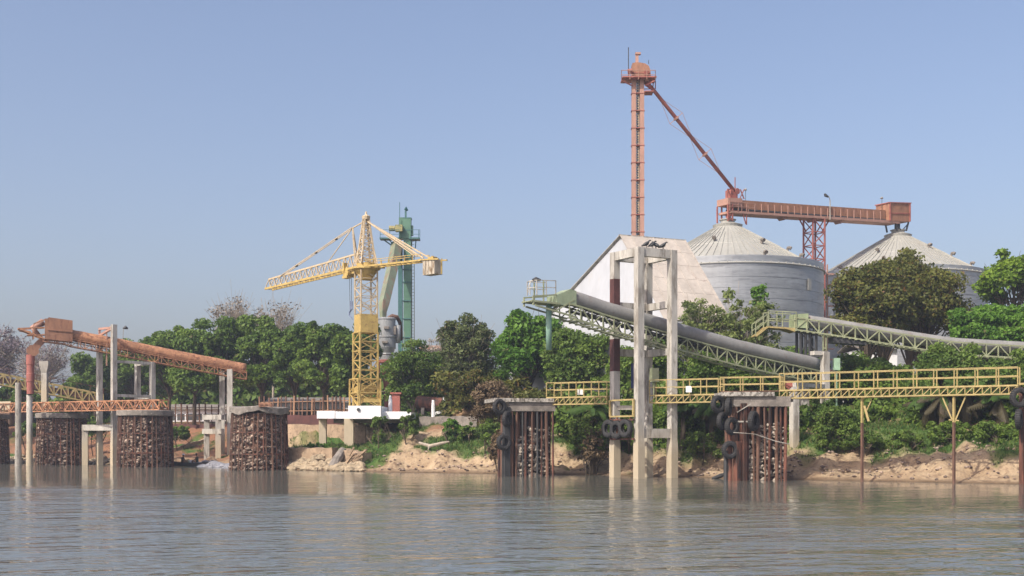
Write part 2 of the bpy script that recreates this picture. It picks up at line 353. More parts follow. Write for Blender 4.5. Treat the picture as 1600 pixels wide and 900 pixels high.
ds = np.unique(np.concatenate([np.linspace(-60, -8, 6), np.arange(-8, 26, .4), 26+np.geomspace(1, 9000, 30)]))
V_, C_ = [], []
for x in xs:
    ysh = shore(x)
    for d in ds:
        y = ysh+d; V_.append((x, y, ground_z(x, y))); g, r = masks(x, y) if abs(x) < 90 and -1 < d < 60 else (0.3, .3); C_.append((g, r, 0, 1))
nd = len(ds); Fc = [(i*nd+j, (i+1)*nd+j, (i+1)*nd+j+1, i*nd+j+1) for i in range(len(xs)-1) for j in range(nd-1)]
me = bpy.data.meshes.new('ground'); me.from_pydata(V_, [], Fc); me.update(); me.shade_smooth()
ca = me.color_attributes.new('mask', 'FLOAT_COLOR', 'POINT'); ca.data.foreach_set('color', np.array(C_, np.float32).ravel())
mg = bpy.data.materials.new('bank_earth'); mg.use_nodes = True; N = mg.node_tree.nodes; L = mg.node_tree.links; b = N['Principled BSDF']; b.inputs['Roughness'].default_value = .95; b.inputs['Specular IOR Level'].default_value = .1
tc = N.new('ShaderNodeTexCoord')
def nz(sc_, det, out=0):
    n = N.new('ShaderNodeTexNoise'); n.inputs['Scale'].default_value = sc_; n.inputs['Detail'].default_value = det; n.inputs['Roughness'].default_value = .65; L.new(tc.outputs['Object'], n.inputs['Vector']); return n.outputs[0]
def mr(src, a, z, lo=0, hi=1):
    r_ = N.new('ShaderNodeMapRange'); r_.inputs[1].default_value = a; r_.inputs[2].default_value = z; r_.inputs[3].default_value = lo; r_.inputs[4].default_value = hi; L.new(src, r_.inputs[0]); return r_.outputs[0]
def mixc(a, bb, f, typ='MIX'):
    x = N.new('ShaderNodeMix'); x.data_type = 'RGBA'; x.blend_type = typ
    for s_, v in ((x.inputs[6], a), (x.inputs[7], bb)):
        if isinstance(v, tuple): s_.default_value = (*v, 1)
        else: L.new(v, s_)
    if isinstance(f, float): x.inputs[0].default_value = f
    else: L.new(f, x.inputs[0])
    return x.outputs[2]
def ma2(a, bb):
    x = N.new('ShaderNodeMath'); x.operation = 'MULTIPLY_ADD'; x.inputs[1].default_value = .25; L.new(bb, x.inputs[0]); L.new(a, x.inputs[2]); return x.outputs[0]
sand = mixc((.32, .23, .14), (.455, .345, .225), mr(nz(.6, 8), .35, .65)); sand = mixc(sand, (.19, .13, .085), mr(nz(1.6, 7), .50, .64))
at = N.new('ShaderNodeAttribute'); at.attribute_name = 'mask'; sp = N.new('ShaderNodeSeparateColor'); L.new(at.outputs['Color'], sp.inputs[0])
c = mixc(sand, mixc((.28, .14, .08), (.19, .11, .07), mr(nz(.9, 5), .4, .6)), sp.outputs[1])
c = mixc(c, mixc((.045, .095, .022), (.10, .15, .04), mr(nz(1.3, 6), .35, .65)), sp.outputs[0])
sxyz = N.new('ShaderNodeSeparateXYZ'); L.new(tc.outputs['Object'], sxyz.inputs[0]); c = mixc((.12, .08, .05), c, mr(ma2(sxyz.outputs[2], nz(.8, 4)), .12, .36))   # wet strip at the water's edge
c = mixc(c, nz(5, 4), .25, 'OVERLAY'); L.new(c, b.inputs['Base Color'])
bp = N.new('ShaderNodeBump'); bp.inputs['Strength'].default_value = .9; bp.inputs['Distance'].default_value = .22; L.new(nz(2.6, 8), bp.inputs['Height']); L.new(bp.outputs[0], b.inputs['Normal'])
me.materials.append(mg); go = bpy.data.objects.new('ground', me); col.objects.link(go); go['kind'] = 'structure'

mw = bpy.data.materials.new('river_water'); mw.use_nodes = True; N = mw.node_tree.nodes; L = mw.node_tree.links; b = N['Principled BSDF']
b.inputs['Base Color'].default_value = (.112, .116, .098, 1); b.inputs['Roughness'].default_value = .06; b.inputs['IOR'].default_value = 1.33
tc = N.new('ShaderNodeTexCoord')
def ma(op, a, bb):
    x = N.new('ShaderNodeMath'); x.operation = op
    for i, v in enumerate((a, bb)):
        if isinstance(v, (int, float)): x.inputs[i].default_value = v
        else: L.new(v, x.inputs[i])
    return x.outputs[0]
def wz(sc_, det, stretch=(1, 1, 1), dist=0., off=(0, 0, 0)):
    mp = N.new('ShaderNodeMapping'); mp.vector_type = 'TEXTURE'; mp.inputs['Scale'].default_value = tuple(1/x for x in stretch); mp.inputs['Rotation'].default_value = (0, 0, R(14)); mp.inputs['Location'].default_value = off; L.new(tc.outputs['Object'], mp.inputs['Vector'])
    n = N.new('ShaderNodeTexNoise'); n.inputs['Scale'].default_value = sc_; n.inputs['Detail'].default_value = det; n.inputs['Roughness'].default_value = .55; n.inputs['Distortion'].default_value = dist; L.new(mp.outputs[0], n.inputs['Vector']); return n.outputs[0]
def waves(off):                             # real wave height in metres at this point plus an offset
    return ma('ADD', ma('MULTIPLY', wz(.42, 1, (.55, 1, 1), 0, off), .20), ma('ADD', ma('MULTIPLY', wz(1.5, 2, (.5, 1, 1), .3, off), .115), ma('MULTIPLY', wz(5.5, 1, (.7, 1, 1), 0, off), .020)))
sx = N.new('ShaderNodeSeparateXYZ'); L.new(tc.outputs['Object'], sx.inputs[0])
line = ma('ADD', sx.outputs[1], ma('ADD', ma('MULTIPLY', sx.outputs[0], .42), ma('MULTIPLY', wz(.05, 3), 12)))       # current line: calmer water in the lee of the bank
calm = mr(line, 60, 67, 1.25, .24)
patch = ma('MULTIPLY', mr(wz(.055, 3, (.6, 1.6, 1)), .36, .60, .35, 1.2), calm)
e_ = .05; h0 = waves((0, 0, 0)); hx = waves((e_, 0, 0)); hy = waves((0, e_, 0))
def slope(a, b): return ma('MULTIPLY', ma('DIVIDE', ma('SUBTRACT', a, b), e_), patch)
cv_ = N.new('ShaderNodeCombineXYZ'); L.new(slope(hx, h0), cv_.inputs[0]); L.new(ma('SUBTRACT', slope(hy, h0), ma('MULTIPLY', patch, .06)), cv_.inputs[1]); cv_.inputs[2].default_value = 1
nn_ = N.new('ShaderNodeVectorMath'); nn_.operation = 'NORMALIZE'; L.new(cv_.outputs[0], nn_.inputs[0]); L.new(nn_.outputs[0], b.inputs['Normal'])
wm = MB(); wm.add([(-9000, -3000, 0), (9000, -3000, 0), (9000, 6000, 0), (-9000, 6000, 0)], [(0, 1, 2, 3)])
tag(wm.build('river_water', mw), kind='structure')

# hazy air over the river
mh = bpy.data.materials.new('thin_haze'); mh.use_nodes = True; mh.node_tree.nodes.remove(mh.node_tree.nodes['Principled BSDF'])
pv = mh.node_tree.nodes.new('ShaderNodeVolumePrincipled'); pv.inputs['Density'].default_value = .0005; pv.inputs['Color'].default_value = (.74, .84, 1.0, 1); pv.inputs['Anisotropy'].default_value = .2
mh.node_tree.links.new(pv.outputs[0], mh.node_tree.nodes['Material Output'].inputs['Volume'])
tag(MB().box((0, 1500, 24), (18400, 9400, 72)).build('haze', mh), kind='stuff')

# grass on the bank: one stuff object
rng = np.random.RandomState(5); gp = []
while len(gp) < 60000:
    x = rng.uniform(-36, 36); d = rng.uniform(4, 24); y = shore(x)+d
    g, r = masks(x, y)
    if g > .25 and rng.rand() < g: gp.append((x, y, ground_z(x, y), g))
gp = np.array(gp); n = len(gp); h = (.10+.22*rng.rand(n)**2)*(.5+.6*gp[:, 3]); a = rng.rand(n)*6.28; w = .03+.035*rng.rand(n)
bx, by = np.cos(a)*w, np.sin(a)*w; lx, ly = rng.normal(size=n)*.10, rng.normal(size=n)*.10
v = np.stack([np.stack([gp[:, 0]-bx, gp[:, 1]-by, gp[:, 2]-.03], 1), np.stack([gp[:, 0]+bx, gp[:, 1]+by, gp[:, 2]-.03], 1), np.stack([gp[:, 0]+lx, gp[:, 1]+ly, gp[:, 2]+h], 1)], 1).reshape(-1, 3)
me = bpy.data.meshes.new('bank_grass'); me.vertices.add(3*n); me.vertices.foreach_set('co', v.ravel().astype(np.float32)); me.loops.add(3*n); me.loops.foreach_set('vertex_index', np.arange(3*n, dtype=np.int32))
me.polygons.add(n); me.polygons.foreach_set('loop_start', np.arange(0, 3*n, 3, dtype=np.int32)); me.polygons.foreach_set('loop_total', np.full(n, 3, np.int32))
tn = me.color_attributes.new('tint', 'FLOAT_COLOR', 'POINT'); tt = np.ones((3*n, 4), np.float32); tt[:, 0] = np.repeat(rng.rand(n), 3); tt[:, 1] = np.repeat((rng.rand(n) < .12)*.7, 3); tn.data.foreach_set('color', tt.ravel())
me.update(calc_edges=True); me.materials.append(leafmat('grass_blades', (.045, .10, .02), (.12, .18, .04), (.26, .2, .09))); o = bpy.data.objects.new('bank_grass', me); col.objects.link(o)
tag(o, 'patchy green grass growing over the sandy river bank', 'grass', kind='stuff')

# ------------------------------------------------------------------ piers
def rock_pier(label, px, Y, ztop, r0, r1, seed, broken=False, cap_dx=0, piles=True):
    rr = random.Random(seed); X = (px-800)/F*(Y+r0); t = thing('rock_filled_pier', label, 'pier', (X, Y+r0, 0), 'round rock filled piers with concrete caps')
    c = Vector((X, Y+r0, 0)); zc = ztop-.55
    MB().lathe(c, [(0, -2), (r0*.86, -2), (r1*.86, zc-.05), (0, zc-.05)], 28).build('core', m_concd if 0 else m_rustb, t)
    mb = MB()
    for k in range(1500):
        z = -.2+rr.random()*(zc-.1); a = rr.random()*6.283; rad = (r0+(r1-r0)*z/zc)*rr.uniform(.86, .92); s = .08+.22*rr.random()**2.5
        mb.rock((c.x+rad*math.cos(a), c.y+rad*math.sin(a), z), s, rr)
    mb.build('rock_fill', m_rock, t)
    nr = 34
    for k in range(nr):
        a = 2*PI*(k+.5*rr.random())/nr; m = MB(); q0 = Vector((math.cos(a), math.sin(a), 0)); j = rr.uniform(-.12, .12); q1 = Vector((math.cos(a+j*.5), math.sin(a+j*.5), 0)); w = rr.uniform(.09, .17)
        m.bar(c+q0*r0-Vector((0, 0, 2)), c+q1*(r1+.02)+Vector((0, 0, zc)), w, w*.7); m.build('rail', m_rustb if k % 3 else m_rust, t)
    for z in (.28*zc, .66*zc):
        m = MB(); rz = (r0+(r1-r0)*z/zc)*.97+.05
        m.lathe(c, [(rz, z-.05), (rz+.05, z-.05), (rz+.05, z+.05), (rz, z+.05), (rz, z-.05)], 30); m.build('steel_hoop', m_rust, t)
    m = MB(); prof_ = [(0, zc), (r1+.18, zc), (r1+.24, zc+.05), (r1+.24, ztop-.06), (r1+.18, ztop), (0, ztop)]
    m.lathe(c+Vector((cap_dx, 0, 0)), prof_, 36)
    if broken:
        m.v = [(x, y, z + (.16*math.sin(x*1.9)+.06*math.sin(x*5.1+y)) * (1 if z < zc+.2 else .45)) for x, y, z in m.v]
    m.build('concrete_cap', m_concd, t)
    return t
rock_pier('dark round rock pier cut off by the left edge of the photo', -25, 134.5, 5.5, 2.75, 2.45, 3)
rock_pier('round rock pier under the red gangway beside the two grey chute posts', 97, 129.5, 5.5, 2.75, 2.45, 4)
rock_pier('round rock pier beside the tall concrete portal of the orange conveyor', 227, 119.0, 5.55, 2.75, 2.5, 5)
rock_pier('wide round rock pier with broken rim cap below the tail of the orange conveyor', 405, 108.0, 5.6, 2.65, 2.4, 6, True)

def tyre(loc, ang, label, tilt=0., s=1.0, group='tyre fenders hung on the piers'):
    prof_ = [(.27, -.10), (.30, -.135), (.42, -.15), (.49, -.13), (.515, -.09), (.52, 0), (.515, .09), (.49, .13), (.42, .15), (.30, .135), (.27, .10), (.30, .07), (.40, .05), (.40, -.05), (.30, -.07), (.27, -.10)]
    o_ = MB().lathe((0, 0, 0), [(r*s, z*s) for r, z in prof_], 28)
    for k in range(28):
        a = 2*PI*k/28; o_.box((.525*s*math.cos(a), .525*s*math.sin(a), 0), (.03*s, .05*s, .2*s), a)
    o = o_.build('tyre', m_black, smooth=False); o.location = loc; o.rotation_euler = (R(90), R(tilt), R(ang))
    return tag(o, label, 'tyre', group)

# ---- pier A (left of the tower) and pier B (right of it)
def pile_pier(label, px0, px1, Y, ang, depth, ztop, seed, slab_px, n=11, hole=()):
    rr = random.Random(seed); v = VP((px0+px1)/2, Y, ang); a = v.at(px0, 700); b = v.at(px1, 700); a.z = b.z = 0; back = -v.n*depth
    t = thing('steel_pile_pier', label, 'pier', tuple((a+b)/2), 'steel pile piers with flat concrete decks')
    q = v.at(slab_px[0], 620); w = v.at(slab_px[1], 620); q.z = w.z = ztop-.28
    m = MB(); m.prism([q+v.n*.3, w+v.n*.3, w+back-v.n*.3, q+back-v.n*.3], (0, 0, .28)); 
    m.build('deck_slab', m_deck, t)
    m = MB(); m.prism([a-v.u*.25+v.n*.12+Vector((0, 0, ztop-.95)), b+v.u*.25+v.n*.12+Vector((0, 0, ztop-.95)), b+v.u*.25+back+Vector((0, 0, ztop-.95)), a-v.u*.25+back+Vector((0, 0, ztop-.95))], (0, 0, .665)); m.build('deck_beam', m_concd, t)
    def pile(p, w_, rough):
        m = MB(); top = p+Vector((rr.uniform(-.06, .06), 0, ztop-.95)); bot = p+Vector((rr.uniform(-.1, .1), 0, -2))
        if rr.random() < .5: m.sweep([bot, top], w_*.5, 8)
        else: m.bar(bot, top, w_, w_*.35); m.bar(bot+v.n*w_*.3, top+v.n*w_*.3, w_*.3, w_*.3)
        m.build('pile', rough, t)
    L_ = (b-a).length
    for k in range(n): pile(a.lerp(b, (k+rr.uniform(-.2, .2)*.8)/(n-1)), rr.uniform(.11, .24), m_rust if rr.random() < .5 else (m_rustb if rr.random() < .6 else m_dark))
    for row in (.3, .62, 1.0):
        for k in range(n): pile(a.lerp(b, (k+rr.uniform(-.45, .45))/(n-1))+back*row, rr.uniform(.2, .34), m_rustb)
    for k in range(5): pile(a+back*((k+1)/6), .24, m_rustb); pile(b+back*((k+1)/6), .24, m_rust)
    m = MB()
    for k in range(300):
        f = rr.random(); g_ = rr.choice([.2, .33, .5, .62, .78, .9]) + rr.uniform(-.05, .05)
        z = rr.random()**1.35*(ztop-2.0)*(1 if g_ > .4 else .8); m.rock(a.lerp(b, g_)+back*(.03+.10*f)+Vector((0, 0, z-.1)), rr.uniform(.08, .19), rr)
    m.build('rock_fill', m_rockw, t)
    m = MB()
    m.prism([a.lerp(b, .03)+back*.45-Vector((0, 0, 1)), a.lerp(b, .97)+back*.45-Vector((0, 0, 1)), a.lerp(b, .97)+back*.5-Vector((0, 0, 1)), a.lerp(b, .03)+back*.5-Vector((0, 0, 1))], (0, 0, ztop-.2)); m.build('interior_shade_sheet', m_dark, t)  # dark sheet added to stand for the shade inside the pier
    return t, v, a, b, back
tA, vA, aA, bA, kA = pile_pier('rusty steel pile pier with three tyres on its left corner, left of the concrete tower', 800, 862, 91.0, 12, 3.6, 5.75, 11, (772, 864), 9)
tB, vB, aB, bB, kB = pile_pier('rusty steel pile pier draped with tyres, right of the concrete tower', 1152, 1229, 81.5, 0, 3.6, 5.85, 12, (1128, 1209), 10)
m = MB(); w = vB.at(1210, 630, -.1); w2 = vB.at(1240, 630, -.1); w.z = w2.z = 5.2; m.prism([w, w2, w2+kB, w+kB], (0, 0, .35)); m.build('deck_extension', m_concd, tB)
m = MB(); 
for z in (2.9, 1.6):
    q = vB.at(1140, 660, .35); q2 = vB.at(1175, 660, .35); q.z = q2.z = z+1.0; m.bar(q, q2, .1) if z > 2 else None
m.build('fender_bar', m_conc2, tB)
m = MB(); q = vB.at(1150, 650, .3); q2 = vB.at(1171, 640, .45); q.z = 4.5; q2.z = 5.05; m.bar(q, q2, .28, .06); m.build('loose_plank', m_conc2, tB)
for px, zt, w_ in ((1139.5, 3.1, .16), (1133, 2.0, .14)):
    m = MB(); q = vB.at(px, 700, .2); q.z = -2; e = Vector(q); e.z = zt; m.sweep([q, e], w_, 8); m.build('fender_pile', m_rust if w_ > .15 else m_dark, tB)
m = MB(); q = vB.at(1150, 700, .35); q.z = -2; e = Vector(q); e.z = 2.6; m.bar(q, e, .4, .3); q = vB.at(1162, 700, .3); q.z = -2; e = Vector(q); e.z = 5.1; m.bar(q, e, .24, .24); q = vB.at(1157.5, 700, .3); q.z = -2; e = Vector(q); e.z = 5.1; m.bar(q, e, .1); m.build('fender_pile', m_rust, tB)
for px, zt, w_ in ((779, 2.0, .16), (785, 3.2, .12), (789, 5.0, .3), (794, 5.1, .2)):
    m = MB(); q = vA.at(px, 700, .15); q.z = -2; e = Vector(q); e.z = zt; m.bar(q, e, w_, w_) ; m.build('fender_pile', m_rust if zt < 3 else m_dark, tA)
for px, py, tl, an, lab in ((778, 636, 0, 40, 'black tyre hanging at deck level on the left corner of the left pile pier'), (790, 655, 25, 62, 'black tyre hanging midway on the left corner of the left pile pier'), (785, 691, 0, 30, 'lowest black tyre on the left corner of the left pile pier')):
    tyre(vA.at(px, py, .55), an, lab, tl, 1.1)
for px, py, tl, an, lab in ((1120, 632, 0, 35, 'black tyre at deck level on the left corner of the right pile pier'), (1136, 636, 20, 70, 'black tyre tucked under the deck edge of the right pile pier'), (1127, 658, 0, 50, 'black tyre hanging below the deck corner tyre of the right pile pier'), (1141, 666, 0, 38, 'black tyre halfway down the left corner of the right pile pier'), (1175, 658, 0, 55, 'large black tyre leaning on the front piles of the right pile pier'), (1138, 703, 0, 20, 'lowest black tyre on the left corner of the right pile pier')):
    tyre(vB.at(px, py, .55 if px > 1130 else .5), an, lab, tl, 1.25 if px > 1170 else 1.1)
rp = [vB.at(px, py, .7) for px, py in ((1143, 676), (1175, 678), (1210, 690), (1231, 694))]
tag(MB().sweep(resample(rp, 8), .03, 5).build('mooring_rope', m_conc2), 'thin slack rope strung across the front of the right pile pier', 'rope')

# ---- concrete conveyor towers
def conc_tower(label, F_, s1, s2, ang, cols, w, ztops, beams, rings=None):
    """cols order: front, right, back, left; beams: (i, j, z centre, height)"""
    u = Vector((math.cos(R(ang)), math.sin(R(ang)), 0)); v = Vector((-u.y, u.x, 0)); pos = [F_, F_+u*s1, F_+u*s1+v*s2, F_+v*s2]
    t = thing('conveyor_tower', label, 'concrete tower', tuple((pos[0]+pos[2])/2))
    for k in cols:
        m = MB(); p = pos[k]; m.box((p.x, p.y, ztops[k]/2-1), (w, w, ztops[k]+2), R(ang)); m.box((p.x, p.y, 1.1), (w*1.12, w*1.12, 2.2), R(ang)); m.box((p.x, p.y, 2.5), (w*1.12, w*1.12, .6), R(ang), (.9, .9))
        m.build('column', m_conc, t)
    for i, j, z, h in beams:
        a, b = pos[i], pos[j]; d = (b-a).normalized(); m = MB(); m.bar(a+d*w*.5+Vector((0, 0, z)), b-d*w*.5+Vector((0, 0, z)), w*.72, h); m.build('beam', m_conc, t)
    return t, pos, u, v
F1 = P(998.5, 700, 86); F1.z = 0
tT, posT, uT, vT = conc_tower('tall four column concrete tower in the river with the grey conveyor passing through', F1, 2.9, 2.9, 30.5, (0, 1, 2, 3), .52, (16.1,)*4,
    [(0, 1, 15.8, .6), (1, 2, 15.8, .6), (2, 3, 15.8, .6), (3, 0, 15.8, .6), (1, 2, 12.3, .5), (2, 3, 12.3, .5), (1, 2, 8.95, .5), (2, 3, 8.95, .5), (0, 1, 3.15, .65), (1, 2, 3.15, .5)])
p = posT[3]
for z0, z1 in ((11.9, 14.2), (7.6, 9.9)): MB().box((p.x, p.y, (z0+z1)/2), (.53, .53, z1-z0), R(30.5)).build('painted_band', m_dkred, tT)
m = MB(); a, b = posT[3]-vT*0+uT*-.42, posT[0]+uT*-.42; up = Vector((0, 0, 1)); 
for z in (5.5, 4.35): m.bar(a+up*z, b+up*z, .11)
for f in (.0, .97): m.bar(a.lerp(b, f)+up*4.35, a.lerp(b, f)+up*5.5, .13)
m.build('fender_frame', m_yel, tT)
m = MB(); 
for z in (4.1, 2.75): m.bar(a+up*z, b+up*z, .12)
for f in (.02, .3, .85): m.bar(a.lerp(b, f)+up*2.7, a.lerp(b, f)+up*4.35, .1)
m.build('fender_hanger', m_rust, tT)
m = MB(); m.bar(a+uT*.5+up*5.0, b+uT*.5+up*4.95, .06, .3); m.build('cross_board', m_conc2, tT)
for f, lab, z in ((.08, 'leftmost', 3.5), (.42, 'middle', 3.42), (.78, 'rightmost', 3.5)):
    p = a.lerp(b, f)-uT*.28+up*z; tyre(p, -52, lab+' of the three tyres in a row on the concrete tower', 0, 1.2, 'three tyres on the concrete tower')
m = MB(); p = posT[2]; m.box((p.x-1.0, p.y-.9, 7.3), (.5, .3, 1.8), R(30)); m.build('blue_tarpaulin_roll', M('dark_blue_cloth', (.02, .03, .10), .8), tT)
tag(MB().box((P(1022, 586, 88)).to_tuple(), (.62, .4, 1.0), .2, (.94, .94)).bar(P(1022, 596, 88), P(1022, 622, 88), .1).build('control_cabinet', m_gpale), 'pale green control cabinet on the walkway inside the concrete tower', 'cabinet')
# birds on the rim of the tower
def bird(p, ang, k, lab):
    m = MB(); ca, sa = math.cos(ang), math.sin(ang)
    def q(x, y, z): return (p[0]+x*ca-y*sa, p[1]+x*sa+y*ca, p[2]+z)
    m.sweep([q(-.36, 0, .14), q(-.25, 0, .17), q(-.1, 0, .24), q(.06, 0, .32), q(.14, 0, .42), q(.2, 0, .50), q(.27, 0, .52), q(.34, 0, .49)], [.02, .07, .13, .14, .08, .05, .055, .012], 9)
    for s in (-.07, .07): m.sweep([q(0, s, .25), q(.01, s, .1), q(0, s, 0)], [.04, .02, .02], 5)
    for s in (-1, 1): m.sweep([q(.08, s*.12, .36), q(-.08, s*.15, .26), q(-.32, s*.10, .12)], [.03, .08, .02], 6)
    o = m.build('vulture', m_dark, smooth=True); tag(o, lab, 'bird', 'vultures perched on the concrete tower')
eF, eR, eB = (posT[0]+Vector((0, 0, 16.1)), posT[1]+Vector((0, 0, 16.1)), posT[2]+Vector((0, 0, 16.1)))
for f, g, an, lab in ((.22, 0, 0, 'small black bird perched nearest the front corner of the tower rim'), (.40, 0, .4, 'hunched black bird second from the left on the tower rim'), (.52, .2, 2.6, 'upright black bird in the middle of the tower rim'), (.72, 0, .1, 'black bird leaning forward, rightmost on the tower rim')):
    bird(tuple(eF.lerp(eR, f)+(eB-eR)*g*.1+Vector((0, 0, .01))), an, 0, lab)

# ---- grey conveyor through the tower
C1 = (posT[0]+posT[2])/2
v1 = VP(800+C1.x/C1.y*F, C1.y, 30.5); v1.X0, v1.Y0 = C1.x, C1.y
v2t = [(888, 452.5), (905, 457), (930, 466), (965, 477), (1000, 487), (1060, 505), (1150, 530.5), (1275, 559)]
t = thing('belt_conveyor', 'long pale green belt conveyor with grey round cover running down through the concrete tower', 'conveyor', tuple(C1))
top = [v1.at(*p) for p in v2t]; Rt = .54; ax = [p-Vector((0, 0, Rt)) for p in top]
m = MB(); q = resample(ax, 46); m.sweep(q, [Rt*(1+.03*(k % 4 == 0)) for k in range(47)], 18); m.build('belt_cover', m_cover, t, smooth=True)
under = [p-Vector((0, 0, 2*Rt+.02)) for p in top]; end = v1.at(1286, 583); st = v1.at(866, 470)
m = MB(); truss(m, [Vector(under[0])+(under[0]-under[1])*.35]+under+[end], .95, 1.25, 26, v1.n, .11, .07); m.build('truss_frame', m_gpale, t)
m = MB()
for k, p in enumerate(resample(under, 52)): m.bar(p-v1.n*.55-up*.25, p+v1.n*.55-up*.25, .12) if 2 < k else None
m.bar(under[0]-up*.38, end-up*.38, .7, .05); m.build('return_belt', m_dark, t)
m = MB(); lo = [p-up*1.05 for p in under[:6]]; 
for p in resample(lo, 18): m.bar(p-v1.n*.7, p+v1.n*.9, .09)
m.bar(lo[0]+v1.n*.9, lo[-1]+v1.n*.9, .08); m.bar(lo[0]+v1.n*.9-up*.25, lo[-1]+v1.n*.9-up*.25, .06); m.build('under_walkway', m_gpale, t)
m = MB(); g = [v1.at(862, 478, .62), v1.at(862, 463, .62), v1.at(884, 453, .62), v1.at(893, 456, .62), v1.at(893, 478, .62)]; m.prism(g, -v1.n*1.24); m.build('head_casing', M('dull_green_casing', (.27, .32, .20), .6, var=.15, c2=(.45, .38, .28), amt=.4), t)
m = MB(); a0, a1 = v1.at(823, 471), v1.at(868, 476); 
m.bar(a0-v1.n*.6, a1-v1.n*.6, .12); m.bar(a0+v1.n*.6, a1+v1.n*.6, .12); m.bar(a0-up*.0, a1, 1.2, .06)
b0, b1 = v1.at(826, 464), v1.at(862, 462)
for s in (-.6, .6):
    m.bar(b0+v1.n*s, b1+v1.n*s, .09); m.bar(v1.at(826, 478, s), v1.at(826, 463, s), .09); m.bar(v1.at(842, 474, s), v1.at(842, 440, s), .08); m.bar(v1.at(829, 478, s), v1.at(893, 497, s), .11); m.bar(v1.at(862, 486, s), v1.at(890, 470, s), .09)
m.build('head_platform', m_gpale, t)
m = MB()
rail(m, [v1.at(861, 462, -.6), v1.at(828, 461, -.6), v1.at(828, 461, .6), v1.at(861, 462, .6)], .95, .75, .05)
m.sweep([v1.at(822, 458, .3), v1.at(821, 450, .3), v1.at(826, 441, .3), v1.at(832, 439, .3)], .03, 5); m.build('handrail', m_conc, t)
m = MB(); m.sweep([v1.at(829, 438.5, .3), v1.at(834, 437, .3), v1.at(841, 438.5, .3)], [.1, .16, .08], 8); m.build('floodlight', m_dark, t)
pp = v1.at(857.5, 480); m = MB(); m.sweep([(pp.x, pp.y, v1.at(857, 474).z), (pp.x, pp.y, v1.at(857, 547).z)], .2, 14)
m.build('drop_pipe', M('green_rust_pipe', (.22, .36, .28), .6, var=.15, scale=.8, c2=(.33, .16, .09), amt=.46, stretch=(1, 1, .5), zc=(.45, .3, .2), zlo=-1.6, zhi=-.2), t, smooth=True, loc=None)
# the supports at the tail
t = thing('tail_support_frame', 'concrete support frame with three columns beside the tail of the grey conveyor', 'concrete frame', P(1265, 740, 92)[:2]+(0,))
for (px, Y, yt) in ((1241, 90.5, 604), (1289, 94, 550), (1257, 96, 604)):
    q = P(px, 700, Y); m = MB(); zt = Zat(yt, Y); m.box((q.x, q.y, zt/2-1), (.52, .52, zt+2), R(20)); m.build('column', m_conc, t)
a, b = P(1241, 706, 90.5), P(1289, 706, 94); a.z = b.z = 1.9; m = MB(); m.bar(a, b, .35, .55); a.z = b.z = 6.75; m.bar(a, b, .3, .3); m.build('beam', m_conc, t)
m = MB(); a = P(1289, 552, 94); m.box((a.x-.45, a.y, a.z), (1.2, .6, .3), R(20)); m.build('column_head', m_conc, t)

# ---- second conveyor, on the right
v2 = VP(1235, 97.5, 5)
t = thing('belt_conveyor', 'pale green belt conveyor with grey round cover leaving the picture on the right', 'conveyor', tuple(v2.at(1235, 520)))
tp = [(1238, 489), (1255, 491.5), (1300, 498), (1350, 506), (1420, 517.5), (1487, 527.5), (1545, 531), (1600, 534), (1700, 540)]
top = [v2.at(*p) for p in tp]; Rt = .5; m = MB(); m.sweep(resample([p-up*Rt for p in top[1:]], 30), Rt, 18); m.build('belt_cover', m_cover, t, smooth=True)
m = MB(); truss(m, [p-up*.42 for p in top], .95, 1.35, 25, v2.n, .1, .085); 
m.build('truss_frame', m_gpale, t)
m = MB(); 
for p in resample([p-up*1.45 for p in top], 50): m.bar(p-v2.n*.5, p+v2.n*.95, .13, .1)
m.bar(top[2]-up*1.5, top[-1]-up*1.5, .6, .05) if 0 else None
m.build('roller_brackets', m_gpale, t)
m = MB(); a, b = v2.at(1298, 536, 0), v2.at(1350, 540, 0); m.prism([a-v2.n*.6, b-v2.n*.6, b+v2.n*.6, a+v2.n*.6], up*.45); m.build('take_up_tray', m_dark, t)
m = MB(); m.prism([v2.at(1237, 513, .66), v2.at(1237, 492, .66), v2.at(1259, 491, .66), v2.at(1259, 514, .66)], -v2.n*1.32); m.build('head_casing', M('dull_green_casing_right', (.27, .32, .18), .6, var=.15, c2=(.40, .36, .2), amt=.4), t)
m = MB(); a, b = v2.at(1196, 512), v2.at(1238, 515); m.bar(a, b, 1.5, .12); m.prism([v2.at(1216, 512, .76), v2.at(1238, 514, .76), v2.at(1238, 520, .76)], -v2.n*1.5)
sts = v2.at(1178, 526); m.bar(sts-v2.n*.5, a-v2.n*.5, .14); m.bar(sts+v2.n*.5, a+v2.n*.5, .14)
for q in resample([sts, a], 7): m.bar(q-v2.n*.5, q+v2.n*.5, .2, .04)
m.build('head_platform', m_yel, t)
for s in (-.72, .72): rail(MB(), [v2.at(1197, 511, s), v2.at(1240, 513, s)], 1.2, 1.1, .07).build('handrail', m_gpale, t)
for s in (-.5, .5): rail(MB(), [sts+v2.n*s, a+v2.n*s], 1.0, .9, .06).build('stair_rail', m_gpale, t)
m = MB()
for px in (1248, 1256, 1262, 1272):
    for s in (-.5, .5): m.bar(v2.at(px, 516, s), v2.at(px, 556, s), .16)
m.bar(v2.at(1248, 550, .5), v2.at(1272, 520, .5), .08); m.bar(v2.at(1248, 520, .5), v2.at(1272, 550, .5), .08); m.box(tuple(v2.at(1261, 557)), (1.9, 1.3, .2), R(5)); m.build('support_legs', m_dark, t)
m = MB(); 
for px in (1282.5, 1287): m.bar(v2.at(px, 523, .6), v2.at(px, 549, .6), .1)
m.bar(v2.at(1282.5, 545, .6), v2.at(1287, 545, .6), .1); m.build('green_post', m_gpale, t)
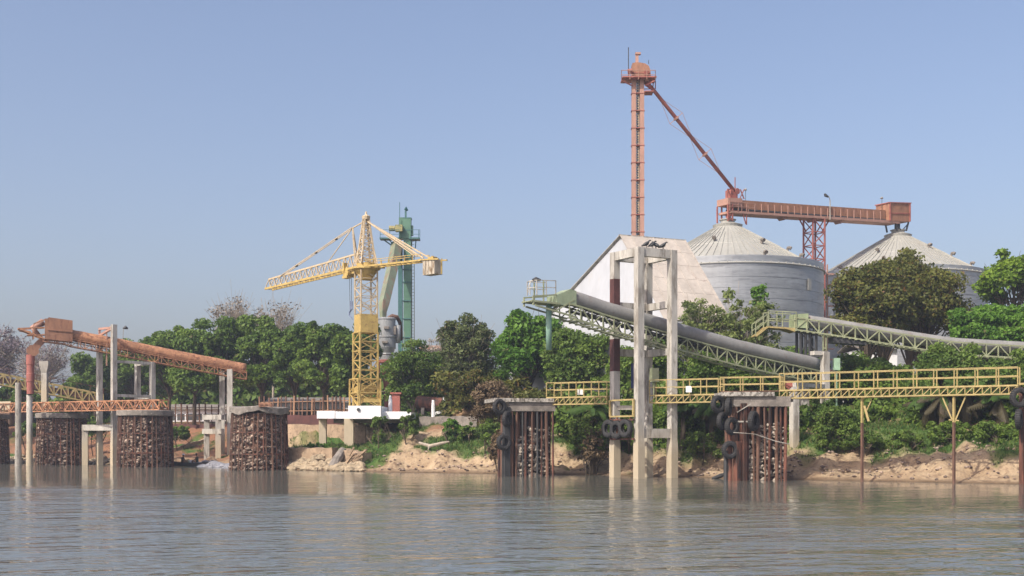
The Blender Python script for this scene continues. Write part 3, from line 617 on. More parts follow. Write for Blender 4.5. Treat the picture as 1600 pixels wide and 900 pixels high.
q = P(1307, 569, 98); tag(MB().box(tuple(q), (.48, .4, .95)).bar(q-up*.47, q-up*4.2, .1).build('meter_box', M('pale_green_box', (.30, .45, .30), .5, c2=(.5, .5, .42), amt=.42)), 'small pale green metal box on a post under the right conveyor', 'cabinet')

# ---- walkways
def walkway(label, pa, pb, w, truss_h=.5, ph=1.05, step=1.25, tr=True, deck=True, r=.05, pan=.5, mat=None, tmat=None, name='walkway', cat='walkway', far=0):
    a, b = Vector(pa), Vector(pb); d = (b-a).normalized(); s = Vector((d.y, -d.x, 0)); mat = mat or m_yel; L_ = (b-a).length
    t = thing(name, label, cat, tuple((a+b)/2))
    if tr:
        m = MB(); truss(m, [a, b], truss_h, w, max(2, int(L_/pan)), s, .085, .05, alt=False); m.build('truss', tmat or mat, t)
    if deck: m = MB(); m.bar(a+up*.04, b+up*.04, w*.98, .05); m.build('deck', m_wood if not tr else mat, t)
    for sg in (1, -1):
        if ph: m = MB(); rail(m, [a+s*sg*w/2+up*.06, b+s*sg*w/2+up*.06], ph, step, r, 1, r*1.2); m.build('railing', mat, t)
    return t
z1, z2 = 5.8, 5.95
def G(px, Y, z): return Vector(((px-800)/F*Y, Y, z))
walkway('short yellow railed walkway between the left pile pier and the concrete tower', G(860, 92.0, z1), G(954, 89.2, z1), 1.1)
walkway('short yellow railed walkway between the concrete tower and the right pile pier', G(1020, 87.6, z1), G(1127, 85.0, z1), 1.1)
walkway('yellow railing section standing on the deck of the right pile pier', G(1128, 84.3, 5.93), G(1222, 83.0, 5.93), 1.2, tr=False, ph=.95, step=1.4)
wR = walkway('long yellow railed walkway on slim poles at the right of the photo', G(1222, 82.4, 5.95), G(1592, 75.6, 6.0), 1.25, ph=1.08, step=1.22)
dR = (G(1592, 75.6, 6)-G(1222, 82.4, 6)).normalized()
for k, (px, Y, lab) in enumerate(((1347, 76.6+3.0, 'slim rusty pole with a bent yellow bracket under the long walkway, nearer the bush'), (1490.5, 76.9, 'slim rusty pole with yellow braces under the long walkway, nearer the palms'))):
    q = G(px, Y, 0); t = thing('walkway_pole', lab, 'pole', tuple(q), 'slim poles under the long walkway')
    m = MB(); m.bar(q-up*2, q+up*3.8, .14, .14); m.build('lower_pole', m_rustb, t)
    m = MB(); m.bar(q+up*3.8, q+up*5.42, .13, .13)
    if k == 0: m.bar(q+dR*.15+up*4.9, q+dR*.42+up*3.9, .14); m.bar(q+dR*.6+up*5.3, q+dR*.3+up*4.6, .06)
    else:
        for s in (-1, 1): m.bar(q+up*3.7, q+dR*.7*s+up*5.42, .08)
        m.bar(q+dR*.3+up*3.9, q-dR*.3+up*3.95, .08)
    m.build('bracket', m_yel, t)
for px, py, Y, lab in ((906.5, 612, 90.5, 'small white sign on the left walkway railing'), (1076, 608, 85.3, 'small white sign on the walkway railing right of the concrete tower')):
    q = P(px, py, Y); t = MB().prism([q+Vector((-.2, -.08, -.22)), q+Vector((.2, -.08, -.22)), q+Vector((.2, -.08, .12)), q+Vector((.12, -.08, .22)), q+Vector((-.2, -.08, .2))], (0, .04, 0)); tag(t.build('railing_sign', m_white), lab, 'sign')
q = P(1232, 600, 83.2); tag(MB().box(tuple(q), (.5, .25, .42)).box((q.x, q.y, q.z-.25), (.3, .2, .1)).bar(q-up*.3, q-up*.55, .12).build('junction_box', m_red), 'faded red junction box on the walkway railing beside the right pier', 'box')
# right edge fender pole with tyres
q = G(1598, 75.0, 0); t = thing('fender_post', 'rusty post at the right edge of the photo carrying two tyres', 'post', tuple(q)); m = MB(); m.bar(q-up*2, q+up*5.9, .3, .3); m.build('post', m_rust, t)
m = MB(); q2 = G(1592, 75, 6.1); m.bar(q2, q2+Vector((3, -.5, 0)), .12); m.build('arm', m_yel, t)
tyre(G(1593, 74.4, 5.25), 10, 'upper black tyre on the post at the right edge', 0, 1.15); tyre(G(1592, 74.4, 3.95), 60, 'lower black tyre on the post at the right edge', 10, 1.15)

# ---- orange conveyor group, left
F3 = P(178, 700, 129); F3.z = 0
t3, pos3, u3, w3 = conc_tower('concrete portal of the orange conveyor with one column taller than the rest', F3, 4.4, 3.2, 45, (0, 1, 2, 3), .5, (14.7, 11.0, 11.0, 13.6), [(1, 2, 10.85, .3), (0, 1, 10.85, .28), (0, 1, 7.3, .3), (1, 2, 7.2, .3), (0, 3, 3.9, .6)])
# left column sits at picture column 155, short stub at 133
for o in list(t3.children):
    pass
q = P(133, 700, 130.5); m = MB(); m.box((q.x, q.y, 1.1), (.6, .6, 6.2), R(12)); m.build('short_column', m_conc, t3)
a = P(130, 700, 130.4); b = P(176, 700, 129.1); a.z = b.z = 3.95; m = MB(); m.bar(a, b, .5, .62); m.build('beam', m_conc, t3)
v3 = VP(166, 130.6, 25)
t = thing('belt_conveyor', 'rusty orange belt conveyor with round cover and a boxy head, on the left', 'conveyor', tuple(v3.at(166, 540)))
tp = [(100, 511), (111, 515), (180, 528), (270, 546.5), (383, 568)]; top = [v3.at(*p) for p in tp]; Rt = .6
m = MB(); q = resample([p-up*Rt for p in top], 40); m.sweep(q, [Rt*(1+.03*(k % 4 == 0)) for k in range(41)], 18); m.build('belt_cover', m_orange, t, smooth=True)
m = MB(); un = [p-up*(1.05) for p in top]; truss(m, [v3.at(66, 520)-up*.2]+un, .72, 1.35, 30, v3.n, .09, .06); m.build('truss_frame', m_orange, t)
m = MB(); a = [p-up*1.75+v3.n*.72 for p in top]; rail(m, a, .85, 1.6, .06, 0); m.build('handrail', m_orange, t)
m = MB(); m.bar(un[0]-up*.4, un[-1]-up*.4, .6, .05); m.build('return_belt', m_dark, t)
m = MB(); H0, H1 = (72.5, 497), (111, 500)
fr = [v3.at(73, 531, .95), v3.at(73, 499, .95), v3.at(75, 497, .95), v3.at(112, 502, .95), v3.at(112, 535, .95)]; bk = [p-v3.n*1.9 for p in fr]
m.add(fr+bk, [(4, 3, 2, 1, 0)[::1], (5, 6, 7, 8, 9), (1, 2, 7, 6), (2, 3, 8, 7), (3, 4, 9, 8), (4, 0, 5, 9)]); m.prism([v3.at(73, 516, .97), v3.at(112, 519.5, .97), v3.at(112, 520.5, .97), v3.at(73, 517, .97)], v3.n*.06)
m.prism([fr[0], fr[1], fr[1]-v3.n*.2, fr[0]-v3.n*.2], -v3.u*.25); m.build('head_housing', m_salmond, t)
m = MB(); m.prism([bk[0], bk[1]-up*.1, bk[1]+v3.n*1.5-up*.1, bk[0]+v3.n*1.5], v3.u*.1); m.build('housing_opening', m_dark, t)
m = MB()
for s in (-.7, .7):
    m.bar(v3.at(29, 514, s), v3.at(76, 533, s), .14); m.bar(v3.at(29, 514, s), v3.at(70, 512, s), .1); m.bar(v3.at(52, 507, s), v3.at(52, 530, s), .08); m.bar(v3.at(42, 524, s), v3.at(66, 524, s), .1)
m.bar(v3.at(29, 514, -.7), v3.at(29, 514, .7), .14); m.bar(v3.at(52, 507, .7), v3.at(70, 500, .7), .12); m.prism([v3.at(30, 514, .7), v3.at(48, 519, .7), v3.at(48, 521, .7), v3.at(30, 517, .7)], -v3.n*1.4)
m.build('head_platform', m_orange, t)
m = MB(); m.sweep([v3.at(60, 525, 0), v3.at(52, 512, 0), v3.at(68, 503, 0)], [.3, .35, .4], 10); m.build('belt_drum', m_salmon, t, smooth=True)
# chute
t = thing('drop_chute', 'red telescopic chute hanging from the head of the orange conveyor', 'chute', tuple(v3.at(50, 560)))
c = v3.at(51, 548, 0); m = MB(); pts = [c+v3.u*(math.cos(PI/8+k*PI/4)*.62)+up*(math.sin(PI/8+k*PI/4)*.62)+v3.n*.4 for k in range(8)]; m.prism(pts, -v3.n*.8); m.bar(v3.at(53, 545), v3.at(66, 532), .7); m.build('elbow', m_salmond, t)
m = MB(); cx = v3.at(47.5, 600)
zs = [Zat(y, 130) for y in (557, 572, 573, 585, 586, 598, 599, 617)]; rs_ = [.42, .42, .38, .38, .41, .41, .37, .36]
m.lathe((cx.x, cx.y, 0), [(0, zs[0])]+list(zip(rs_, zs))+[(0, zs[-1])], 18); m.build('sleeve', m_red, t, smooth=False)
for px, yt, w_, lab in ((46, 617, .30, 'grey round post standing under the red chute'), (28.5, 598, .30, 'dark grey round post left of the red chute')):
    q = P(px, 700, 127.7); m = MB(); m.sweep([(q.x, q.y, -2), (q.x, q.y, Zat(yt, 127.7))], w_, 14); m.sweep([(q.x, q.y, -2), (q.x, q.y, 1.6)], w_*1.12, 14); tag(m.build('chute_post', m_conc if px > 40 else m_conc2, smooth=False), lab, 'post')
t = thing('corbel_column', 'grey concrete column with flared head behind the red gangway', 'column', tuple(P(70, 640, 137))); q = P(70, 600, 137); m = MB(); m.box((q.x, q.y, 4), (.6, .6, 12.2)); m.build('column', m_conc, t)
m = MB(); a = P(70, 575, 137); m.box((a.x, a.y, a.z-.1), (.6, .6, .9), 0, (1.7, 1.2)); m.box((a.x, a.y, a.z+.55), (1.02, .72, .4)); m.build('flared_head', m_conc2, t)
# lamp above the orange conveyor
q = v3.at(192, 530); t = thing('lamp_post', 'thin lamp pole rising beside the orange conveyor', 'lamp', tuple(q)); MB().bar(q, v3.at(193, 513), .05).build('pole', m_conc2, t); MB().sweep([v3.at(192, 513), v3.at(196, 511.5), v3.at(200, 513.5)], [.06, .2, .08], 8).build('lamp_head', m_dark, t)
# rusty frame between the two tall columns
m = MB(); a, b = pos3[3]+up*13.75, pos3[0]+up*14.4; m.bar(a, b-up*.0, .22); m.bar(a, a+up*.8-u3*0, .2); m.bar(a+up*.7, b, .22); m.bar(a.lerp(b, .5)+up*.4, a.lerp(b, .5)-up*3.6, .12); m.build('steel_hanger', m_salmon, t3)
# tail frame
t = thing('tail_support_frame', 'concrete tail frame of the orange conveyor behind the broken rimmed pier', 'concrete frame', P(350, 720, 135)[:2]+(0,))
for px, Y, yt, yb in ((359, 135.5, 577, 735), (347, 137.5, 580, 735), (341, 134.5, 650, 735), (323, 135.5, 650, 735)):
    q = P(px, 700, Y); zt = Zat(yt, Y); m = MB(); m.box((q.x, q.y, zt/2-1), (.58, .58, zt+2), R(10)); m.build('column', m_conc if px > 340 else m_conc2, t)
m = MB()
for y in (652, 674): m.bar(P(318, y, 135.4), P(348, y, 134.2), .5, .55)
m.build('beam', m_conc, t)
# gangway
def G2(px, Y, z): return G(px, Y, z)
tg = thing('truss_gangway', 'low rusty red lattice gangway lying across the tops of the round piers', 'gangway', tuple(G(120, 128, 6.3)))
a, b = G(256, 123.6, 6.65), G(24, 134.6, 6.65); d = (b-a).normalized(); s = Vector((d.y, -d.x, 0)); m = MB(); truss(m, [a, b], .95, 1.2, 26, s, .12, .11, alt=True); m.build('truss', m_orange, tg)
m = MB(); m.bar(a-up*.75, b-up*.75, 1.1, .08); m.build('deck', m_wood, tg)
a2, b2 = G(23, 134.7, 6.6), G(-70, 139, 6.6); m = MB(); truss(m, [a2, b2], .95, 1.2, 10, s, .12, .11, alt=True); m.build('white_truss', m_woodl, tg, label='sun bleached white end section'); m = MB(); m.bar(a2-up*.2-s*.5, b2-up*.2-s*.5, .05, .9); m.build('side_panel', m_conc, tg)
# yellow conveyor gallery behind
tg = thing('conveyor_gallery', 'old yellow brown lattice conveyor sloping behind the red chute', 'conveyor', tuple(G(60, 150, 9)))
a, b = P(-30, 578, 146), P(160, 616, 152); d = (b-a).normalized(); s = Vector((d.y, -d.x, 0)).normalized(); m = MB(); truss(m, [a, b], 1.3, 1.4, 17, s, .14, .12); m.build('truss', m_yel, tg); m = MB(); m.bar(a-up*.7, b-up*.7, 1.3, .6); m.build('belt_trough', m_rustb, tg); m = MB(); rail(m, [a+s*.8, b+s*.8], .7, 1.6, .06, 0); m.build('handrail', m_rust, tg)

# ------------------------------------------------------------------ tower crane and its platform
YC = 115.0; cc = P(572, 640, YC); zb = Zat(636, YC)
tc_ = thing('tower_crane', 'yellow tower crane with its long jib pointing left over the trees', 'crane', (cc.x, cc.y, zb))
zt = Zat(422, YC); zp0, zp1 = Zat(520, YC), Zat(492, YC); ang = 28
m = MB(); lattice_mast(m, (cc.x-.05, cc.y), 1.75, zb, zp0, ang, 8, .15, .075); lattice_mast(m, (cc.x-.1, cc.y), 2.2, zb, zb+2.6, ang, 2, .12, .08); m.build('lower_mast', m_crane, tc_)
m = MB(); m.box((cc.x, cc.y, (zp0+zp1)/2), (1.72, 1.72, zp1-zp0), R(ang)); m.build('mast_collar', m_crane, tc_)
m = MB(); lattice_mast(m, (cc.x, cc.y), 1.6, zp1, zt, ang, 5, .12, .065); m.build('upper_mast', m_cranep, tc_)
m = MB(); m.lathe((cc.x, cc.y, zt), [(0, -.9), (.55, -.9), (1.0, -.2), (1.05, 0), (1.35, .05), (1.35, .22), (.9, .3), (.9, .6), (0, .6)], 20); m.box((cc.x+1.2, cc.y-.6, zt+.15), (1.2, .8, .08)); m.build('slewing_ring', m_crane, tc_)
m = MB(); cv = VP(572, YC, math.degrees(math.atan2(-.69, .72)))
for k, (px, py, w, h) in enumerate(((543, 430, .7, .3), (547, 434, .7, .22), (556, 425, .6, .3), (545, 419, .2, .9))): q = cv.at(px, py, .4*(k % 2)); m.box(tuple(q), (w, .55, h), math.atan2(-.69, .72))
m.sweep([cv.at(548, 428, -.5), cv.at(548, 428, .6)], .33, 12); m.build('hoist_winch', m_crane, tc_)
# cat head
m = MB(); z0 = zt+.5; zA = Zat(338, YC); lattice_mast(m, (cc.x, cc.y), 1.35, z0, zA, ang, 9, .15, .07, .35)
for k in range(4):
    a = R(ang+45+90*k); m.bar((cc.x+1.15*math.cos(a), cc.y+1.15*math.sin(a), z0), (cc.x+.15*math.cos(a), cc.y+.15*math.sin(a), zA-.4), .07)
m.sweep([(cc.x, cc.y, zA-.3), (cc.x, cc.y, zA), (cc.x, cc.y, zA+.15), (cc.x, cc.y, zA+.45)], [.35, .4, .12, .06], 10); m.build('apex_tower', m_cranep, tc_)
# jib: heavy lower boom with a lattice of uprights above
jl = [cv.at(566, 417), cv.at(420, 452)]; n_ = 17; m = MB(); J = resample(jl, n_)
jt = [Vector((p.x, p.y, p.z+1.35-.35*k/n_)) for k, p in enumerate(J)]
for s_ in (-.45, .45):
    m.bar(J[0]+cv.n*s_, J[-1]+cv.n*s_, .14, .2)
m.build('boom', m_crane, tc_)
m = MB(); m.bar(jt[0], jt[-1], .16)
for k in range(n_+1):
    if k == 0: continue
    for s_ in (-.45, .45):
        m.bar(J[k]+cv.n*s_, jt[k], .07)
        if k < n_: m.bar(J[k]+cv.n*s_, jt[k+1], .05)
    m.bar(J[k]-cv.n*.45, J[k]+cv.n*.45, .06)
m.build('boom_lattice', m_cranep, tc_)
m = MB(); cj = [cv.at(566, 418), cv.at(664, 407.5)]
for s_ in (-.5, .5): m.bar(cj[0]+cv.n*s_, cj[1]+cv.n*s_, .15)
rail(m, [cj[0]-cv.n*.5, cj[1]-cv.n*.5], .55, 1.1, .05, 0); rail(m, [cj[0]+cv.n*.5, cj[1]+cv.n*.5], .55, 1.1, .05, 0)
for q in resample(cj, 12): m.bar(q-cv.n*.5, q+cv.n*.5, .08)
m.build('counter_jib', m_crane, tc_)
m = MB(); q0 = cv.at(661, 417); m.box((q0.x+.55, q0.y-.5, q0.z+.1), (.9, 1.5, 1.35), math.atan2(-.69, .72)); q1 = cv.at(677, 417); m.box(tuple(q1), (2.5, 1.35, 1.3), math.atan2(-.69, .72))
mb_ = m; m = MB(); q1 = cv.at(676, 418)
for k in range(4):
    qq = q1+cv.u*(-.6+.39*k); m.box((qq.x, qq.y, qq.z), (.35, .95, 1.3), math.atan2(-.69, .72))
m.build('counterweight', m_cw, tc_)
m = MB(); m.box(tuple(cv.at(676, 404.5)), (.7, .5, .3), math.atan2(-.69, .72)); m.bar(cv.at(676, 405), cv.at(676, 400), .2); m.bar(cv.at(660, 407, .5), cv.at(692, 405.5, .5), .12, .12); m.bar(cv.at(660, 407, -.5), cv.at(692, 405.5, -.5), .12, .12); m.bar(cv.at(690, 404), cv.at(690, 428), .1); m.build('counterweight_hanger', m_crane, tc_)
m = MB(); A_ = Vector((cc.x, cc.y, zA-.4)); Mq = cv.at(551, 356)
m.bar(A_, Mq, .1); 
for s_ in (-.12, .12): m.bar(Mq+cv.n*s_, cv.at(440, 431, s_), .07)
m.bar(Mq, cv.at(508, 416), .07); m.bar(Mq, cv.at(559, 410, .3), .13); m.bar(Mq, cv.at(556, 410, -.3), .1)
for s_ in (-.5, .5): m.bar(A_, cv.at(668, 404, s_), .11)
for s_ in (-.2, .2): m.bar(A_, cv.at(650, 400, s_), .08)
m.build('tie_bars', m_cranep, tc_)
m = MB()
for f in (.22, .5, .78): m.sweep([Mq.lerp(cv.at(440, 431), f)-up*.1, Mq.lerp(cv.at(440, 431), f)+up*.1], .13, 8)
m.build('tie_shackle', m_dark, tc_)
m = MB(); hq = cv.at(549, 432); m.bar(hq, cv.at(549, 475), .035); m.bar(cv.at(546, 432), cv.at(547, 490), .03); m.build('hoist_rope', m_dark, tc_)
m = MB(); m.box(tuple(cv.at(549, 477)), (.25, .25, .8)); m.sweep([cv.at(549, 483), cv.at(546, 488), cv.at(546, 493), cv.at(550, 497), cv.at(551, 500)], [.1, .08, .07, .06, .02], 7); m.build('hook_block', M('blue_grey_hook', (.16, .20, .30), .6), tc_)
m = MB(); m.box((cc.x+.1, cc.y, zb+1.6), (1.2, 1.0, .9), R(ang)); m.sweep([Vector((cc.x-.5, cc.y-.7, zb+1.5)), Vector((cc.x-.5, cc.y+.3, zb+1.5))], .55, 14); m.box((cc.x+.4, cc.y-.3, zb+.6), (1.6, 1.2, .35), R(ang)); m.build('base_winch', m_crane, tc_)
# platform
def G3(px, py, Y): return P(px, py, Y)
tp_ = thing('crane_platform', 'white concrete platform on two columns carrying the yellow crane', 'platform', (cc.x, cc.y, 4))
def slab(px0, px1, y0, y1, Y, dep, skew=0):
    a, b = P(px0, y1, Y), P(px1, y1, Y-skew); a.z = b.z = Zat(y1, Y); return MB().prism([a, b, b+Vector((0, dep, 0)), a+Vector((0, dep, 0))], (0, 0, (y1-y0)/F*Y))
slab(495, 523, 642, 654, 113.5, 1.9).build('deck_end', m_white, tp_)
slab(524, 545, 643, 654, 113.5, 4.2).build('deck_step', m_white, tp_)
slab(544, 595, 634, 654.3, 112.6, 6.5).build('crane_block', m_white, tp_)
slab(594, 642, 643, 654.6, 113.4, 5.5).build('deck_slab', m_white, tp_)
for px, yb_ in ((504.5, 715), (545.5, 715)):
    m = MB(); a = P(px, 654, 114.6 if px < 520 else 113.8); m.box((a.x, a.y, a.z/2-.3-.0), (.85 if px > 520 else .65, .65, a.z+.6)); m.build('column', m_conc, tp_)
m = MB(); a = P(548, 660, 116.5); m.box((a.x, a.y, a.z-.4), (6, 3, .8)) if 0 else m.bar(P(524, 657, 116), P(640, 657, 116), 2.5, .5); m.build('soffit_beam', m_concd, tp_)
a = P(560, 640, 112.55); tag(MB().sweep([a, a-Vector((0, .08, 0))], .16, 8).build('wall_bracket', m_dark), 'small dark fitting on the white face below the crane', 'bracket')
# things behind the crane
YE = 160.0
te = thing('bucket_elevator', 'tall green bucket elevator tower behind the yellow crane', 'elevator tower', tuple(P(634, 640, YE)))
def vbox(m, px0, px1, y0, y1, Y, d, rz=0):
    a, b = P(px0, y0, Y), P(px1, y1, Y); m.box(((a.x+b.x)/2, Y, (a.z+b.z)/2), (abs(b.x-a.x), d, abs(a.z-b.z)), rz); return m
vbox(MB(), 631, 642.5, 370, 655, YE, 1.1).build('up_leg', m_green, te)
vbox(MB(), 622.5, 629, 385, 655, YE+.3, .9).build('down_leg', m_greend, te)
m = MB(); vbox(m, 624, 642.5, 341, 374, YE, 1.3); vbox(m, 641.5, 645.5, 353, 368, YE, .8); vbox(m, 624.5, 628, 345, 372, YE-.2, 1.1); m.build('head_casing', m_green, te)
for y in (341, 360, 402, 421, 441, 470, 498, 527): vbox(MB(), 630, 643.3, y, y+1.4, YE, 1.35).build('flange', m_greend, te)
m = MB(); vbox(m, 632.5, 635.3, 330, 341, YE, .25); m.sweep([P(632, 328, YE), P(634, 326, YE), P(637, 329, YE)], [.1, .3, .12], 8); m.bar(P(624.5, 345, YE), P(624.5, 316, YE), .06); m.build('vent_stack', m_greend, te)
m = MB(); vbox(m, 594, 624, 372.5, 374.5, YE-.8, 1.6); vbox(m, 640, 656, 372.5, 375, YE-.3, 1.8); m.bar(P(600, 375, YE-.8), P(621, 390, YE-.5), .14); m.bar(P(608, 375, YE-.8), P(621, 388, YE-.5), .1); m.bar(P(650, 375, YE), P(649, 388, YE), .1); m.build('head_platform', m_greend, te)
for pts in ([P(594, 373, YE-1.5), P(624, 373, YE-1.5)], [P(642, 373, YE-1.2), P(656, 373, YE-1.2), P(656, 373, YE+.6)]): rail(MB(), pts, 1.15, 1.0, .05, 1).build('handrail', m_greend, te)
m = MB(); vbox(m, 618, 629, 352, 362, YE-1, 1); m.sweep([P(608, 357, YE-1), P(617, 357, YE-1)], .35, 10); m.build('drive_motor', M('ochre_motor', (.30, .26, .10), .6, c2=(.1, .15, .1), amt=.5), te)
m = MB(); m.bar(P(643.6, 372, YE), P(643.6, 640, YE), .07); m.bar(P(647.3, 400, YE), P(647.3, 640, YE), .07)
for y in range(372, 640, 5): m.bar(P(643.6, y, YE), P(647.3, y, YE), .05)
m.build('ladder', m_gpale, te)
m = MB(); m.sweep([P(620, 380, YE-.5), P(616, 405, YE-3), P(608, 440, YE-6), P(600, 474, YE-9.6), P(598.5, 488, YE-10), P(598.5, 497, YE-10)], [.75, .78, .72, .68, .45, .4], 4); m.build('discharge_spout', M('green_brown_spout', (.19, .22, .14), .6, var=.15, scale=.5, c2=(.23, .15, .10), amt=.52, stretch=(1, 1, .4)), te)
m = MB(); m.box(tuple(P(619, 388, YE-.6)), (1.3, .8, 1.6)); m.build('spout_hopper', m_greend, te)
YT = 150.0; ct = P(604, 600, YT); tt_ = thing('cyclone_tank', 'grey riveted cylindrical tank with ledges behind the crane mast', 'tank', (ct.x, ct.y, 5))
m = MB(); r_ = 1.09; zz = lambda y: Zat(y, YT)
m.lathe((ct.x, ct.y, 0), [(0, zz(496)), (r_*.9, zz(496.5)), (r_*1.06, zz(498)), (r_*1.06, zz(499.5)), (r_, zz(500)), (r_, zz(525)), (r_*1.07, zz(525.5)), (r_*1.07, zz(527.5)), (r_*1.0, zz(528)), (r_*1.0, zz(543)), (r_*.78, zz(552)), (r_*.82, zz(553.5)), (r_*.74, zz(555)), (r_*.74, zz(562))], 28); m.build('shell', m_tank, tt_)
m = MB(); m.lathe((ct.x, ct.y, 0), [(r_*.72, zz(562)), (r_*1.05, zz(563)), (r_*1.05, zz(567)), (r_*.6, zz(568)), (r_*.35, zz(600)), (.3, zz(612)), (.3, zz(640))], 20); m.build('lower_hopper', m_red, tt_)
m = MB(); vbox(m, 600, 608, 510, 514, YT-1.1, .5); vbox(m, 614, 619, 510, 523, YT-.2, .8); vbox(m, 597, 606, 533, 536, YT-1.1, .5); vbox(m, 614, 618, 535, 545, YT, .6); m.build('inspection_boxes', m_concd, tt_)
m = MB(); m.sweep([P(607, 502, YT), P(608, 496, YT), P(613, 493.5, YT), P(620, 495, YT), P(625, 504, YT+1), P(627, 530, YT+4)], .24, 8); m.build('exhaust_pipe', m_rustb, tt_, smooth=True)
m = MB(); m.sweep([P(622, 508, YT), P(622, 536, YT)], .3, 10); m.build('side_pipe', m_tank, tt_, smooth=True)
m = MB()
for dx in (-1, 1):
    for dy in (-1, 1): m.bar((ct.x+dx, ct.y+dy, 4.6), (ct.x+dx, ct.y+dy, zz(565)), .2)
m.build('support_legs', m_red, tt_)

# ------------------------------------------------------------------ grain elevator, silos, bridge, shed
def silo(label, px, Yc, r_, ze, za, seed):
    c = ((px-800)/F*Yc, Yc); t = thing('grain_silo', label, 'silo', (c[0], c[1], 5), 'steel grain silos'); C_ = (c[0], c[1], 0)
    m = MB(); prof_ = []; z = 5.0
    while z < ze-.1: prof_ += [(r_, z), (r_, z+1.06), (r_-.03, z+1.07), (r_-.03, z+1.13)]; z += 1.14
    prof_ += [(r_, ze)]; m.lathe(C_, prof_, 96); m.build('wall', m_silo, t)
    m = MB(); rim = r_+.16; zr = ze-.02; o_ = len(m.v); n = 96; rs_ = [(rim, 0), (rim*.62, 0), (rim*.605, .0), (.9, 0)]
    sl = (za-ze)/rim; m.lathe(C_, [(r_-.02, ze-.03), (rim, ze-.06)]+[(q, ze+(rim-q)*sl) for q in (rim, rim*.56, rim*.555)]+[(rim*.545, ze+(rim-rim*.545)*sl+.05), (rim*.2, ze+(rim*.8)*sl+.03), (1.1, za-.5), (0, za-.45)], n); m.build('roof', m_roof, t)
    m = MB()
    for k in range(72):
        a = 2*PI*k/72; ca, sa = math.cos(a), math.sin(a); f = lambda q: Vector((c[0]+q*ca, c[1]+q*sa, ze+(rim-q)*sl+.05)); m.bar(f(rim), f(rim*.55), .05, .07); m.bar(f(rim*.55)+up*.04, f(1.6 if k % 2 == 0 else rim*.3)+up*.03, .05, .07)
    m.build('roof_ribs', m_roof, t)
    m = MB(); m.lathe(C_, [(1.6, za-.85), (1.7, za-.55), (.8, za-.25), (.8, za), (.95, za+.02), (.95, za+.1), (0, za+.12)], 24); m.build('roof_cap', m_roof, t)
    for a_, q in ((-62, .55), (-75, .85), (-20, .62), (-115, .5), (-140, .8), (-38, .82)) if seed == 1 else ((-130, .55), (-118, .78), (-60, .45), (-38, .62), (-25, .8), (-95, .7), (-150, .9)):
        a = R(a_); qq = rim*q; p = Vector((c[0]+qq*math.cos(a), c[1]+qq*math.sin(a), ze+(rim-qq)*sl+.1)); m = MB(); m.sweep([p-up*.1, p+up*.2, p+up*.28, p+up*.30+Vector((math.cos(a)*.25, math.sin(a)*.25, 0)), p+up*.2+Vector((math.cos(a)*.42, math.sin(a)*.42, 0))], [.14, .14, .17, .2, .22], 10); m.build('roof_vent', m_concd, t)
    a = R(-48); m = MB(); p = lambda da, z, k=0: Vector((c[0]+(r_+.12+k)*math.cos(a+da), c[1]+(r_+.12+k)*math.sin(a+da), z)); m.prism([p(0, ze-2.6), p(.06, ze-2.6), p(.06, ze-1.4), p(0, ze-1.4)], (math.cos(a)*.05, math.sin(a)*.05, 0)); m.build('wall_hatch', m_roof, t)
    a = R(-8 if seed == 1 else -172); m = MB()
    for s_ in (-.022, .022): m.bar((c[0]+(r_+.4)*math.cos(a+s_), c[1]+(r_+.4)*math.sin(a+s_), 5), (c[0]+(r_+.4)*math.cos(a+s_), c[1]+(r_+.4)*math.sin(a+s_), ze+1), .09)
    z = 5.3
    while z < ze+1: m.bar((c[0]+(r_+.4)*math.cos(a-.022), c[1]+(r_+.4)*math.sin(a-.022), z), (c[0]+(r_+.4)*math.cos(a+.022), c[1]+(r_+.4)*math.sin(a+.022), z), .06); z += .45
    z = 8
    while z < ze+1: m.lathe((c[0]+(r_+.75)*math.cos(a), c[1]+(r_+.75)*math.sin(a), z), [(.42, 0), (.46, 0), (.46, .08), (.42, .08), (.42, 0)], 12); z += 1.2
    m.build('caged_ladder', m_salmon if seed == 1 else m_tank, t)
    return c, t
Y1, Y2 = 140.0, 155.0
cs1, ts1 = silo('steel grain silo beside the white shed, nearer of the two', 1137, Y1, 10.6, 21.3, Zat(346, Y1)+.1, 1)
cs2, ts2 = silo('steel grain silo mostly hidden behind the big olive tree', 1403, Y2, 10.6, 22.7, Zat(362, Y2)+.1, 2)
YB = 137.0; te = thing('bucket_elevator', 'very tall salmon bucket elevator tower rising above the white shed', 'elevator tower', tuple(P(996, 640, YB))[:2]+(5,))
for px0, px1 in ((987, 993.2), (999.5, 1006)): vbox(MB(), px0, px1, 122, 650, YB, .75).build('elevator_leg', m_salmon, te)
for k in range(10):
    y = 147+27*k; vbox(MB(), 986, 1007, y-.45, y+.45, YB, .85).build('flange', m_red, te)
m = MB(); m.bar(P(994.2, 122, YB-.1), P(994.2, 520, YB-.1), .06); m.bar(P(998.4, 122, YB-.1), P(998.4, 520, YB-.1), .06)
for k in range(100): m.bar(P(994.2, 124+k*4, YB-.1), P(998.4, 124+k*4, YB-.1), .07)
m.build('ladder', m_cranep, te)
m = MB(); m.bar(P(996.5, 122, YB+.5), P(996.5, 500, YB+.5), .22, .05); m.build('cable_tray', m_dark, te)
hp = [(988, 121), (988, 98.5), (992, 97.5), (1000, 97.5), (1008, 99), (1014, 103), (1016.5, 110), (1017, 120), (1014, 127), (1009, 127), (1006, 121)]
m = MB(); m.prism([P(x, y, YB-.7) for x, y in hp], (0, 1.4, 0)); m.build('head_casing', m_salmond, te)
